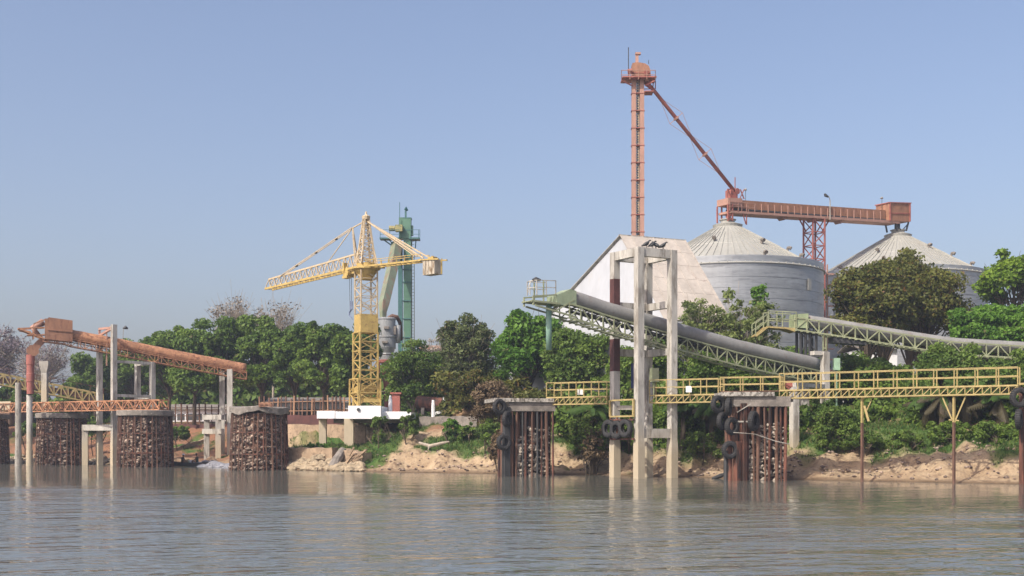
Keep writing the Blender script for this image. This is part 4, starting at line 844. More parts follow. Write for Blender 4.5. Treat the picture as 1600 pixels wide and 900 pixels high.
m = MB(); m.prism([P(x, y, YB-.74) for x, y in ((990, 113), (1016, 113), (1016, 114), (990, 114))], (0, .05, 0)); m.sweep([P(981, 112, YB-.9), P(988, 111, YB-.9)], .28, 10); m.sweep([P(1010, 113.5, YB-.72), P(1010, 113.5, YB-.95)], .3, 12); m.build('drive_unit', m_red, te)
m = MB(); vbox(m, 993, 997.5, 85, 98, YB, .3); vbox(m, 992.5, 1001, 82.5, 85.5, YB, .5); m.build('vent_stack', m_salmon, te)
m = MB(); m.bar(P(982, 122, YB), P(982, 74, YB), .07); m.bar(P(1013.5, 100, YB), P(1013.5, 94, YB), .05); m.build('lightning_rod', m_dark, te)
m = MB(); vbox(m, 971, 1024, 123.5, 125.5, YB, 2.4); m.bar(P(972, 126, YB-1), P(988, 134, YB-.4), .12); m.bar(P(1023, 126, YB-1), P(1008, 134, YB-.4), .12); vbox(m, 1006, 1020, 144.5, 146, YB, 1.6); m.bar(P(1024, 126, YB), P(1024, 139, YB), .08); m.bar(P(1021, 126, YB), P(1020, 139, YB), .08); m.bar(P(1006, 139, YB), P(1024, 139, YB), .08); m.build('head_platform', m_red, te)
m = MB(); qs = [P(971, 124, YB-1.2), P(1024, 124, YB-1.2), P(1024, 124, YB+1.2), P(971, 124, YB+1.2), P(971, 124, YB-1.2)]
for a, b in zip(qs, qs[1:]): rail(m, [a, b], 1.0, 1.0, .055, 1)
m.build('handrail', m_salmon, te)
sp0, sp1 = P(1011, 128, YB), P(1147, 298, Y1)
m = MB(); m.sweep([P(1012, 120, YB), P(1013, 133, YB), sp0.lerp(sp1, .06), sp1], [.45, .3, .21, .21], 12); m.build('grain_spout', m_red, te, smooth=True)
m = MB()
for f in (.33, .66):
    q = sp0.lerp(sp1, f); d = (sp1-sp0).normalized(); n_ = d.cross(Vector((0, 1, 0))); m.bar(q-n_*.95+up*.0, q+n_*.95, .06); m.sweep([q-d*.1, q+d*.1], .33, 10); m.bar(q-n_*.95, q-d*3.0, .035); m.bar(q+n_*.95, q-d*3.0, .035); m.bar(q-n_*.95, q+d*3, .035); m.bar(q+n_*.95, q+d*3, .035)
m.build('spout_braces', m_salmon, te)
# head station and bridge over the silos
A_ = P(1137, 320, Y1-.0); B_ = P(1403, 334, Y2)
vb = VP(1137, Y1, math.degrees(math.atan2(B_.y-A_.y, B_.x-A_.x)))
tb = thing('conveyor_bridge', 'long salmon and orange conveyor bridge joining the tops of both silos', 'conveyor', tuple(A_))
def cas(m, x0, ya0, yb0, x1, ya1, yb1, w): 
    m.prism([vb.at(x0, yb0, w/2), vb.at(x0, ya0, w/2), vb.at(x1, ya1, w/2), vb.at(x1, yb1, w/2)], -vb.n*w); return m
cas(MB(), 1140, 313, 327, 1378, 329.5, 344, 1.1).build('conveyor_casing', m_salmond, tb)
cas(MB(), 1140, 326.6, 329, 1378, 343.7, 345.4, 1.3).build('casing_shade_strip', m_dark, tb)  # solid dark strip painting in the shadow under the casing
m = MB(); cas(m, 1132, 331, 334.5, 1396, 347, 351, 2.0)
for k in range(22):
    x = 1150+10.3*k; m.bar(vb.at(x, 332+.061*(x-1150), .95), vb.at(x, 319+.061*(x-1150), .95), .07)
for x in (1222, 1267, 1310): m.prism([vb.at(x-4, 334+(x-1132)*.0625, .5), vb.at(x+4, 334+(x-1132)*.0625, .5), vb.at(x, 339+(x-1132)*.0625, .5)], -vb.n)
m.build('walkway_beam', m_salmon, tb)
m = MB(); cas(m, 1129, 311, 321, 1151, 312, 324, 1.9); m.build('head_box', m_salmon, tb)
m = MB(); cas(m, 1138, 297, 312, 1148, 298, 313, 1.0); m.sweep([vb.at(1147, 300, .6), vb.at(1147, 300, .4)], .35, 12); m.bar(vb.at(1131, 297, .6), vb.at(1131, 311, .6), .1); m.bar(vb.at(1131, 297, .6), vb.at(1137, 297, .6), .1); m.bar(vb.at(1137, 311, .6), vb.at(1132, 298, .6), .1); m.bar(vb.at(1152, 297, .5), vb.at(1158, 312, .5), .1); m.bar(vb.at(1158, 297, .5), vb.at(1151, 312, .5), .08); m.build('inlet_hopper', m_red, tb)
m = MB(); m.bar(vb.at(1148.5, 300), vb.at(1148.5, 277), .08); m.build('thin_mast', m_red, tb)
m = MB()
for x in (1129, 1136):
    for s_ in (-.9, .9): m.bar(vb.at(x, 321, s_), vb.at(x, 347, s_), .14)
for y0, y1_ in ((335, 341), (341, 347)): m.bar(vb.at(1129, y0, .9), vb.at(1137, y1_, .9), .08); m.bar(vb.at(1137, y0, .9), vb.at(1129, y1_, .9), .08)
m.bar(vb.at(1152, 335, .9), vb.at(1157, 352, .9), .1); m.bar(vb.at(1158, 335, .9), vb.at(1158, 353, .9), .1); m.bar(vb.at(1129, 331, .9), vb.at(1158, 333, .9), .1); m.sweep([vb.at(1138, 333), vb.at(1138, 347)], .3, 10); m.build('silo_stand', m_red, tb)
m = MB(); rail(m, [vb.at(1131, 331, 1), vb.at(1170, 333.5, 1)], 1.0, 1.1, .06, 1); m.build('handrail', m_salmon, tb)
m = MB(); cas(m, 1379, 319, 347, 1412, 320, 348.5, 2.1); m.build('end_housing', m_salmond, tb)
m = MB(); cas(m, 1378, 317.8, 319.2, 1413, 318.8, 320.2, 2.3); m.bar(vb.at(1379, 335, 1.08), vb.at(1412, 336, 1.08), .1); m.bar(vb.at(1380, 319, 1.1), vb.at(1380, 347, 1.1), .14); m.bar(vb.at(1411, 319, 1.1), vb.at(1411, 348, 1.1), .14); m.build('housing_trim', m_red, tb)
m = MB()
for x0, x1 in ((1391.5, 1394), (1411.5, 1408)):
    for s_ in (-.8, .8): m.bar(vb.at(x0, 349, s_), vb.at(x1, 362, s_), .16)
m.bar(vb.at(1392, 351, .8), vb.at(1400, 361, .8), .09); m.bar(vb.at(1411, 351, .8), vb.at(1402, 361, .8), .09); m.sweep([vb.at(1402, 348), vb.at(1402, 362)], .36, 10); m.build('end_stand', m_dark, tb)
q = vb.at(1272, 420); tl = thing('lattice_support_tower', 'slender red lattice tower standing between the two silos under the bridge', 'lattice tower', (q.x, q.y, 5))
m = MB(); lattice_mast(m, (q.x, q.y), 1.75, 5, vb.at(1272, 343).z, 25, 15, .16, .10); m.build('mast', m_red, tl)
m = MB(); zt_ = vb.at(1272, 341).z
for s_ in (-1, 1): m.bar(Vector((q.x+s_*.95, q.y, zt_-1.6)), vb.at(1272+s_*24, 342+s_*1.5), .12)
m.build('knee_braces', m_red, tl)
t = thing('lamp_post', 'curved lamp pole on the conveyor bridge above the lattice tower', 'lamp', tuple(vb.at(1287, 340, 1))); MB().sweep([vb.at(1287, 345, 1.02), vb.at(1287, 315, 1.02), vb.at(1285, 309, 1.02), vb.at(1281, 307, 1.02)], [.07, .06, .04, .04], 6).build('pole', m_conc2, t); MB().sweep([vb.at(1284, 310, 1.02), vb.at(1280, 307.5, 1.02), vb.at(1278.5, 305, 1.02)], [.1, .2, .1], 8).build('lamp_head', m_dark, t)
for x, y, lab in ((1165, 297, 'small lamp on a thin wire mast above the start of the bridge'), (1378, 310, 'small lamp above the end housing of the bridge')):
    t = thing('lamp_post', lab, 'lamp', tuple(vb.at(x, y+20))); MB().bar(vb.at(x, y+20), vb.at(x, y+1), .04).build('pole', m_dark, t); MB().sweep([vb.at(x-2.5, y, 0), vb.at(x, y-.8, 0), vb.at(x+1.5, y, 0)], [.06, .16, .06], 8).build('lamp_head', m_conc2, t)
# shed with a steep roof
ts = thing('storage_shed', 'white gabled storage shed with pinkish weathered steep roof left of the silos', 'building', tuple(P(985, 640, 113))[:2]+(5,))
A1 = P(974, 368, 112); B1 = P(1064, 375.5, 113.6)
g = Vector((-.80, .60, 0)); gL = A1+g*13; gL.z = A1.z-13*.84; gR = A1-g*6.2; gR.z = A1.z-8.9
dirR = (P(1118, 471, 109.6)-B1); bR = B1+dirR*1.35
dAR = Vector((dirR.x, dirR.y, dirR.z)); aR = A1+dAR*1.35
foot = lambda p, z=4.6: Vector((p.x, p.y, z))
bL = gL+(B1-A1)
m = MB(); m.add([A1, gL, foot(gL), foot(aR), aR], [(0, 1, 2, 3, 4)]); m.add([B1, bL, foot(bL), foot(bR), bR], [(4, 3, 2, 1, 0)]); m.add([gL, bL, foot(bL), foot(gL)], [(0, 1, 2, 3)]); m.add([aR, bR, foot(bR), foot(aR)], [(3, 2, 1, 0)]); m.build('wall', m_shed, ts)
gn = Vector((-.6, -.8, 0)); m = MB()
for k in range(1, 16):
    q = A1-Vector((.80, -.60, 0))*.8*k; m.bar(Vector((q.x, q.y, 5))+gn*.03, Vector((q.x, q.y, q.z-.84*.8*k-.1))+gn*.03, .05, .04)
m.build('sheet_seams', m_shed, ts)
nr = dirR.cross(B1-A1).normalized(); nr = nr if nr.z > 0 else -nr; e1 = (A1-B1).normalized()*.35
m = MB(); m.prism([A1+e1+nr*.03, B1-e1+nr*.03, bR-e1+nr*.03, aR+e1+nr*.03], nr*.07); 
for k in range(7):
    q0 = (A1+e1).lerp(B1-e1, k/6)+nr*.10; q1 = q0+dirR*1.35; m.bar(q0, q1, .12, .07, nr)
for k in range(1, 6):
    q0 = (A1+e1)+dirR*1.35*k/6+nr*.10; m.bar(q0, q0+(B1-A1)-e1*2, .06, .04, nr)
m.build('roof', m_shedroof, ts)
nl = (gL-A1).cross(B1-A1).normalized(); nl = nl if nl.z > 0 else -nl
m = MB(); m.prism([A1+e1+nl*.03, B1-e1+nl*.03, bL-e1+nl*.03, gL+e1+nl*.03], nl*.07); m.bar(A1+e1*1.2, B1-e1*1.2, .3, .12); m.build('rear_roof', m_conc2, ts)

# ------------------------------------------------------------------ walls, fences, bank details
def wall_(name, label, cat, pa, pb, zt0, zt1, th, mat, zb_=0.5, grp=None):
    a, b = Vector(pa), Vector(pb); a.z = b.z = zb_; d = (b-a).normalized(); s = Vector((-d.y, d.x, 0))*th
    m = MB(); n = 10; top = [a.lerp(b, k/n)+up*(zt0+(zt1-zt0)*k/n-zb_+.06*math.sin(k*2.1)) for k in range(n+1)]
    for k in range(n): p0, p1 = a.lerp(b, k/n), a.lerp(b, (k+1)/n); m.add([p0, p1, top[k+1], top[k], p0+s, p1+s, top[k+1]+s, top[k]+s], [(0, 1, 2, 3), (5, 4, 7, 6), (3, 2, 6, 7)]+([(4, 0, 3, 7)] if k == 0 else [])+([(1, 5, 6, 2)] if k == n-1 else []))
    return tag(m.build(name, mat, loc=tuple((a+b)/2)), label, cat, grp)
wall_('retaining_wall', 'tall tan stone retaining wall under the white crane platform', 'wall', G(395, 125.8, 0), G(571, 117.5, 0), 4.25, 4.1, .8, m_stone)
wall_('retaining_wall', 'buttress end of the stone retaining wall beside the bushes', 'wall', G(572, 117.4, 0), G(584, 113.5, 0), 4.0, 2.3, .7, m_stone)
wall_('retaining_wall', 'low tan masonry wall above the yellow rubble at the water', 'wall', G(440, 112.2, 0), G(519, 109.5, 0), 1.95, 1.95, .8, m_stone, -.2)
wall_('retaining_wall', 'broken end piece of the low masonry wall right of the drain', 'wall', G(529, 109.3, 0), G(566, 107.6, 0), 1.9, 1.5, 1.2, m_stone, -.2)
wall_('retaining_wall', 'dark reddish retaining wall behind the left piers', 'wall', G(120, 163, 0), G(365, 152.0, 0), 4.6, 4.6, .6, m_dkred, 1)
wall_('retaining_wall', 'dark weathered wall under the brown post fence', 'wall', G(392, 128.6, 0), G(560, 119.8, 0), 5.15, 5.15, .6, m_dkred, 3)
wall_('retaining_wall', 'dark concrete ledge on top of the red earth bank', 'wall', G(655, 116.5, 0), G(745, 113.2, 0), 4.85, 4.85, .5, m_concd, 3.9)
wall_('ramp_wall', 'low sloping tan wall on the bank between the left piers', 'wall', G(268, 142, 0), G(322, 146, 0), 1.6, 2.8, .4, m_stone, 0)
def post_fence(label, pxs, Y0, Y1, zt, mat, w=.2, zb_=4.9, lean=.03):
    rr = random.Random(len(pxs)); t = thing('post_fence', label, 'fence', tuple(G(pxs[0], Y0, zb_)))
    for k, px in enumerate(pxs):
        f = k/max(1, len(pxs)-1); q = G(px, Y0+(Y1-Y0)*f, zb_-.6); m = MB(); m.sweep([q, q+up*(zt-zb_+.6)*rr.uniform(.92, 1.08)+Vector((rr.uniform(-lean, lean)*3, 0, 0))], w*rr.uniform(.35, .6), 6); m.build('post', mat[k % len(mat)], t)
    for z in (.35, .8): m = MB(); m.bar(G(pxs[0], Y0, zb_+(zt-zb_)*z)+Vector((0, w*.6, 0)), G(pxs[-1], Y1, zb_+(zt-zb_)*z)+Vector((0, w*.6, 0)), .08); m.build('cross_rail', mat[0], t)
    return t
post_fence('row of brown timber posts on the bank left of the white crane platform', [406+k*6.6+(k*37%5)*.5 for k in range(22)], 129.5, 122.5, 7.0, [m_woodl, m_wood, m_rustb, m_wood], .19)
post_fence('dark reddish posts under the dense trees behind the left piers', [255+k*9.5 for k in range(14)], 158, 154, 7.2, [m_wood, m_rustb], .2, 4.9)
q = P(415, 633, 124); m = MB(); m.bar(P(406, 631, 108), P(424, 631, 108), .12); m.bar(P(406, 631, 108), P(406, 636, 108), .12); m.bar(P(424, 631, 108), P(424, 636, 108), .12); m.bar(P(406, 634.5, 108), P(424, 634.5, 108), .07); tag(m.build('steel_bench_frame', m_salmond), 'small orange frame standing on the broken rimmed pier', 'frame')
def low_house(label, px0, px1, yt, Y, dep, mat, wins=0, roofm=None, zb_=4.8):
    a, b = G(px0, Y, zb_), G(px1, Y, zb_); z = Zat(yt, Y); t = thing('low_building', label, 'building', tuple((a+b)/2)); m = MB(); m.prism([a, b, b+Vector((0, dep, 0)), a+Vector((0, dep, 0))], (0, 0, z-zb_)); m.build('wall', mat, t)
    m = MB(); q = [Vector((a.x-.5, Y-.5, z+.01)), Vector((b.x+.5, Y-.5, z+.01)), Vector((b.x+.5, Y+dep/2, z+.7)), Vector((a.x-.5, Y+dep/2, z+.7))]; m.prism(q, (0, 0, .15)); q2 = [Vector((a.x-.5, Y+dep+.5, z+.01)), Vector((b.x+.5, Y+dep+.5, z+.01)), q[2], q[3]]; m.prism(q2, (0, 0, .15)); m.build('roof', roofm or m_concd, t)
    for k in range(wins):
        x = a.x+(b.x-a.x)*(k+.5)/wins; m = MB(); m.box((x, Y-.03, zb_+(z-zb_)*.5), (1.0, .1, (z-zb_)*.42)); m.build('window', m_dark, t)
    return t
low_house('long low white building seen between the tree trunks behind the left piers', 262, 385, 640, 172, 8, m_white, 9)
low_house('white building with dark roof behind the brown post fence', 420, 545, 630, 158, 7, m_white, 14)
low_house('pale building half hidden behind the tall sparse tree', 660, 700, 546, 170, 8, m_shedroof, 2, M('terracotta_roof', (.42, .22, .14), .9, c2=(.3, .25, .2)))
low_house('white building glimpsed through the bright green tree', 840, 912, 600, 122, 6, m_white, 2)
low_house('white building glimpsed under the big olive tree', 1345, 1402, 545, 128, 7, m_white, 3)
low_house('brown roofed hut at the left edge behind the gangway', -40, 18, 612, 172, 8, M('brown_hut_wall', (.22, .14, .10), .9), 0, m_white)
# items right of the crane
t = thing('rusty_tank', 'rusty brown horizontal tank lying on saddles right of the crane', 'tank', tuple(P(672, 632, 121))); m = MB(); m.sweep([P(652, 630, 121.5), P(653, 630, 121.5), P(693, 633, 120.5), P(694, 633, 120.5)], [.4, .72, .72, .4], 20); m.build('barrel', m_rust, t, smooth=False)
for px in (661, 685): q = P(px, 640, 121); MB().box((q.x, q.y, 5.3), (.3, 1.3, 1.0)).build('saddle', m_conc2, t)
q = P(619, 640, 122); tag(MB().box((q.x, q.y, 6.1), (.8, .8, 2.2)).box((q.x, q.y, 7.26), (1.1, 1.1, .16)).build('red_bin', m_red), 'upright faded red steel bin right of the crane base', 'bin')
for px, yt in ((610, 618), (677, 625)):
    q = P(px, 650, 118.5); m = MB(); m.sweep([(q.x, q.y, 4), (q.x, q.y, Zat(yt+8, 118.5)), (q.x, q.y, Zat(yt, 118.5))], [.2, .18, .08 if px < 650 else .12], 8); tag(m.build('white_post', m_white), 'white pointed post beside the red bin' if px < 650 else 'white post in front of the rusty horizontal tank', 'post')
m = MB(); m.prism([P(692, 620, 119.5), P(708, 621, 119.5), P(708, 644, 119.5), P(692, 644, 119.5)], (0, .3, 0)); m.prism([P(676, 645, 119.4), P(692, 640, 119.4), P(718, 625, 119.4), P(722, 628, 119.4), P(700, 643, 119.4), P(680, 648, 119.4)], (0, .5, 0)); tag(m.build('white_ramp_wall', m_white), 'white wall with a slanting parapet right of the rusty tank', 'wall')
m = MB(); m.rock(P(722, 647, 118), 1.5, random.Random(3), .5); m.rock(P(738, 647, 119), 1.7, random.Random(4), .6); tag(m.build('earth_mound', M('ochre_earth', (.27, .17, .09), .95, bump=.05)), 'ochre earth mound right of the white slanting wall', 'mound')
# rubble on the banks
def rubble(name, label, x0, x1, d0, d1, n, smin, smax, mat, seed, squash=.7):
    rr = random.Random(seed); m = MB()
    for k in range(n):
        px = rr.uniform(x0, x1); Yg = np.interp(px, [0, 130, 280, 350, 460, 600, 750, 900, 1100, 1350, 1600], [141, 135, 127, 120, 108.5, 102.5, 98.5, 95.5, 87.5, 80.8, 75.2])+rr.uniform(d0, d1); x = (px-800)/F*Yg; m.rock((x, Yg, ground_z(x, Yg)+.05), rr.uniform(smin, smax), rr, squash)
    return tag(m.build(name, mat), label, 'rubble', kind='stuff')
rubble('rubble', 'yellow stone rubble at the water left of the drain', 452, 566, .1, 4, 520, .12, .42, m_rocky, 1)
rubble('rubble', 'pale rubble between the leftmost piers', 8, 185, .5, 9, 420, .15, .4, m_rocky, 2)
rubble('rubble', 'grey plastic and rubble heap beside the canoe', 296, 366, -.5, 5, 330, .12, .42, m_plast, 3, .45)
rubble('rubble', 'scattered clods and stones on the sandy bank', 570, 1600, .5, 7, 650, .04, .16, m_rock, 4)
rr = random.Random(8); m = MB()
for k in range(10): q = P(rr.uniform(540, 562), rr.uniform(712, 724), 107.2); m.bar(q, q+Vector((rr.uniform(.3, .9), rr.uniform(-.3, .3), rr.uniform(.2, .8))), .3, .14)
tag(m.build('broken_masonry', m_stone), 'broken masonry blocks leaning at the end of the low wall', 'rubble')
m = MB(); q = P(523, 722, 107.8); m.sweep([(q.x+.5, q.y+1.6, 1.75), (q.x+.1, q.y+.4, .9), (q.x-.1, q.y-.4, .15)], [.35, .42, .5], 10); tag(m.build('drain_pipe', m_concd), 'dark drain spilling through the gap in the low wall', 'drain')
m = MB(); m.sweep([P(655, 692, 107), P(672, 697, 106.5), P(692, 692, 106.2), P(702, 690, 106)], [.12, .17, .13, .05], 7); m.sweep([P(671, 697, 106.5), P(669, 703, 106)], [.1, .05], 6); m.v = [(x, y, max(z, ground_z(x, y)+.12)) for x, y, z in m.v]; tag(m.build('driftwood_log', m_barkp), 'pale driftwood log lying on the grassy bank', 'log')
m = MB(); m.sweep([P(1113, 748, 85.6), P(1125, 744, 85.8), P(1140, 737, 86.5)], [.1, .16, .08], 7); tag(m.build('driftwood_log', m_dark), 'dark log at the water beside the right pile pier', 'log')

# canoe with two people
cq = P(299, 729, 124.2); cq.z = 0; t = thing('canoe', 'small dark canoe with two people moored at the grey rubble', 'boat', tuple(cq)); m = MB(); n = 12; vs = []; fs = []
for k in range(n+1):
    f = -1+2*k/n; w = .42*(1-f**4)**.8+.02; z = .38+.22*abs(f)**3
    vs += [(cq.x+f*2.2, cq.y-w, z), (cq.x+f*2.2, cq.y-w*.6, .02), (cq.x+f*2.2, cq.y+w*.6, .02), (cq.x+f*2.2, cq.y+w, z), (cq.x+f*2.2*.97, cq.y+w*.86, z-.02), (cq.x+f*2.2*.97, cq.y-w*.86, z-.02)]
for k in range(n):
    for j in ((0, 1), (1, 2), (2, 3), (3, 4), (5, 0)): fs.append((k*6+j[0], (k+1)*6+j[0], (k+1)*6+j[1], k*6+j[1]))
m.add(vs, fs); m.build('hull', m_dark, t)
m = MB()
for x in (-1.3, .1, 1.2): m.bar((cq.x+x, cq.y-.38, .32), (cq.x+x, cq.y+.38, .32), .16, .04)
m.build('thwart', m_wood, t)
def person(p, label, shirt, facing=1, hat=None):
    """seated figure grown from one skinned skeleton"""
    J_ = dict(pel=(0, 0, .0), sp=(-.02*facing, 0, .25), ch=(0, 0, .46), nk=(.02*facing, 0, .58), hd=(.04*facing, 0, .70), tp=(.04*facing, 0, .82))
    vs = []; es = []; rs_ = []
    def v(q, r): vs.append(tuple(q)); rs_.append(r); return len(vs)-1
    pe = v(J_['pel'], .145); spn = v(J_['sp'], .13); ch = v(J_['ch'], .15); nk = v(J_['nk'], .055); hd = v(J_['hd'], .095); tp = v(J_['tp'], .07); es += [(pe, spn), (spn, ch), (ch, nk), (nk, hd), (hd, tp)]
    for s_ in (-1, 1):
        sh = v((0, .19*s_, .49), .06); el = v((.12*facing, .24*s_, .24), .042); wr = v((.34*facing, .16*s_, .18), .03); hn = v((.42*facing, .14*s_, .18), .032); es += [(ch, sh), (sh, el), (el, wr), (wr, hn)]
        hp = v((.05*facing, .1*s_, -.01), .085); kn = v((.42*facing, .15*s_, .14), .06); an = v((.50*facing, .13*s_, -.22), .04); ft = v((.64*facing, .13*s_, -.25), .035); es += [(pe, hp), (hp, kn), (kn, an), (an, ft)]
    me = bpy.data.meshes.new('person'); me.from_pydata(vs, es, []); me.materials.append(M('dark_skin_'+shirt[0], (.16, .085, .05), .6)); o = bpy.data.objects.new('person', me); col.objects.link(o); o.location = p
    sk = o.modifiers.new('skin', 'SKIN'); lay = me.skin_vertices[0].data if me.skin_vertices else None
    if lay is None: bpy.context.view_layer.update()
    for i, r in enumerate(rs_): me.skin_vertices[0].data[i].radius = (r, r)
    me.skin_vertices[0].data[0].use_root = True; o.modifiers.new('sub', 'SUBSURF').levels = 1; tag(o, label, 'person')
    m = MB(); m.sweep([Vector(p)+Vector((0, 0, -.04)), Vector(p)+Vector((-.02*facing, 0, .22)), Vector(p)+Vector((0, 0, .44)), Vector(p)+Vector((.01*facing, 0, .54))], [.165, .155, .19, .08], 12); m.build('shirt', M('shirt_'+shirt[0], shirt[1], .9), o, smooth=True)
    h = Vector(p)+Vector((.04*facing, 0, .78)); m = MB(); m.sweep([h-up*.03, h+up*.03, h+up*.1], [.115 if not hat else .24, .11, .05], 10); m.build('hat' if hat else 'hair', hat or m_dark, o, smooth=True)
try:
    person((cq.x-.85, cq.y, .42), 'person in dark shirt and pale hat sitting at the left end of the canoe', ('a', (.03, .03, .035)), 1, m_white)
    person((cq.x+.55, cq.y, .46), 'bareheaded person in dark green shirt sitting right in the canoe', ('b', (.03, .045, .03)), -1)
except Exception as e:
    print('person failed', e)

# ------------------------------------------------------------------ trees and shrubs
T = tree
gw = 'trees behind the river bank'
for k, (p0, p1, yt, Y, lab) in enumerate(((228, 300, 520, 157, 'low shouldered dense tree at the left end of the big row behind the orange conveyor'), (262, 345, 507, 154, 'dense tree second from the left in the big row behind the orange conveyor'),
    (318, 395, 503, 151, 'tall dense tree standing over the tail of the orange conveyor'), (372, 446, 502, 149, 'tall dense tree behind the broken rimmed pier'), (425, 497, 506, 147, 'dense tree above the brown post fence'), (472, 545, 504, 145, 'dense tree just left of the crane mast'), (520, 592, 509, 143, 'dense tree directly behind the yellow crane mast'))):
    T('tree', lab, 'tree', p0, p1, yt, 628, Y, lf_dark, seed=1+k*3, ncl=82, per=250, leaf=.30, clr=1.0, group=gw, shell=.5, dep=4, sq=.62)
T('tree', 'rounded green tree behind the tall orange conveyor portal', 'tree', 108, 190, 552, 632, 175, lf_mid, seed=5, ncl=45, per=280, leaf=.4, group=gw)
T('tree', 'taller green tree just right of the orange conveyor portal', 'tree', 160, 262, 538, 632, 178, lf_mid, seed=6, ncl=50, per=280, leaf=.4, group=gw)
T('tree', 'low green tree between the red chute and the portal', 'tree', 92, 160, 588, 640, 168, lf_mid, seed=7, ncl=30, per=240, leaf=.36, group=gw)
T('tree', 'low green tree behind the two grey chute posts', 'tree', -25, 60, 600, 650, 160, lf_mid, seed=17, ncl=30, per=240, leaf=.36, group=gw)
T('blossom_tree', 'mauve flowering tree with bare branches at the left edge', 'tree', -75, 45, 512, 615, 185, lf_purple, m_barkp, seed=8, ncl=60, per=120, leaf=.26, gap=4, tr=.3, group=None, dead=.3)
T('blossom_tree', 'nearly bare mauve twigged tree behind the flared concrete column', 'tree', 25, 112, 532, 618, 182, lf_purple, m_barkp, seed=9, ncl=46, per=55, leaf=.2, gap=5, tr=.25, dead=.5)
T('bare_tree', 'bare grey twiggy tree poking above the dark row, left of the pair', 'tree', 325, 405, 460, 560, 175, lf_twig, m_barkp, seed=10, ncl=48, per=14, leaf=.28, gap=9, clr=1.3, tr=.17, dead=.5)
T('bare_tree', 'bare grey twiggy tree poking above the dark row, right of the pair', 'tree', 385, 468, 464, 560, 172, lf_twig, m_barkp, seed=11, ncl=44, per=14, leaf=.28, gap=9, clr=1.3, tr=.17, dead=.5)
T('tree', 'bushy dark tree with pale branches right of the crane', 'tree', 596, 700, 540, 652, 126, lf_dark, m_barkp, seed=12, ncl=70, per=260, leaf=.24, tr=.12, trunks=3, gap=2, dead=.12)
T('tree', 'low dark tree filling the gap behind the pale branches', 'tree', 625, 735, 556, 640, 134, lf_olive, m_barkp, seed=13, ncl=60, per=260, leaf=.26, trunks=2, tr=.14)
T('tree', 'bare twig topped tree beside the tall sparse tree', 'tree', 655, 715, 516, 600, 142, lf_twig, m_barkp, seed=14, ncl=30, per=40, leaf=.2, gap=6, tr=.12, dead=.4)
T('tree', 'tall sparse olive tree with pale trunks right of the crane', 'tree', 686, 778, 489, 640, 122, lf_grey, m_barkp, seed=15, ncl=75, per=210, leaf=.26, trunks=4, tr=.13, gap=2, dead=.15)
T('tree', 'bright green leafy tree below the head of the grey conveyor', 'tree', 768, 880, 484, 618, 116, lf_bright, seed=16, ncl=75, per=260, leaf=.28, tr=.2, clr=1.0, gap=1)
T('tree', 'mid green tree between the bright tree and the concrete tower', 'tree', 850, 962, 512, 630, 113, lf_mid, seed=18, ncl=75, per=270, leaf=.26, tr=.2)
T('tree', 'dark green tree seen through the concrete tower', 'tree', 945, 1075, 535, 640, 106, lf_dark, seed=19, ncl=70, per=270, leaf=.25, trunks=2)
T('tree', 'airy pale green tree in front of the nearer silo, left of the pair', 'tree', 1050, 1145, 466, 590, 105, lf_airy, m_barkp, seed=20, ncl=120, per=34, leaf=.21, gap=1, tr=.10, clr=.5, shell=.3)
T('tree', 'airy pale green tree in front of the nearer silo, right of the pair', 'tree', 1105, 1222, 455, 590, 104, lf_airy, m_barkp, seed=21, ncl=130, per=40, leaf=.22, gap=1, tr=.10, clr=.55, shell=.3)
T('tree', 'slim leafy shoot rising highest against the nearer silo', 'tree', 1170, 1202, 436, 505, 103, lf_bright, m_barkp, seed=22, ncl=10, per=34, leaf=.26, tr=.06, clr=.45)
T('tree', 'dark green tree under the sloping grey conveyor', 'tree', 1065, 1190, 540, 640, 99, lf_dark, seed=23, ncl=80, per=260, leaf=.24, trunks=2)
T('tree', 'dark green tree behind the tail of the grey conveyor', 'tree', 1170, 1300, 545, 645, 103, lf_dark, seed=24, ncl=80, per=260, leaf=.25, trunks=2)
T('tree', 'big olive brown tree hiding the further silo', 'tree', 1304, 1432, 418, 560, 113, lf_olive, seed=25, ncl=110, per=300, leaf=.27, tr=.32, dead=.2, trunks=2, group=None)
T('tree', 'big darker olive tree right in front of the further silo', 'tree', 1352, 1508, 394, 565, 116, lf_olive, seed=26, ncl=115, per=300, leaf=.27, tr=.32, dead=.15, trunks=2, sq=1.05)
T('tree', 'yellow green tree top at the upper right edge', 'tree', 1530, 1640, 398, 500, 120, lf_lime, m_bark, seed=27, ncl=52, per=200, leaf=.3, gap=1, clr=.95, tr=.2)
T('tree', 'bright green broad tree above the right conveyor at the edge', 'tree', 1486, 1600, 474, 590, 108, lf_bright, seed=28, ncl=90, per=280, leaf=.27, flat=.55)
T('tree', 'bright green tree beyond the right edge of the photo', 'tree', 1570, 1700, 466, 600, 106, lf_bright, seed=29, ncl=80, per=260, leaf=.27, flat=.55)
T('tree', 'feathery green bamboo like clump under the right conveyor', 'tree', 1432, 1540, 540, 632, 93, lf_mid, seed=30, ncl=70, per=260, leaf=.2, trunks=4, tr=.07, droop=.6)
T('tree', 'dark green tree under the big olive trees', 'tree', 1290, 1420, 555, 650, 101, lf_dark, seed=31, ncl=75, per=240, leaf=.25, trunks=2)
T('tree', 'dark green tree at the right edge under the conveyor', 'tree', 1520, 1650, 552, 655, 95, lf_dark, seed=32, ncl=75, per=240, leaf=.24, trunks=2)
T('tree', 'dark green tree behind the long walkway between both poles', 'tree', 1395, 1500, 575, 660, 99, lf_dark, seed=33, ncl=60, per=240, leaf=.24, trunks=2)
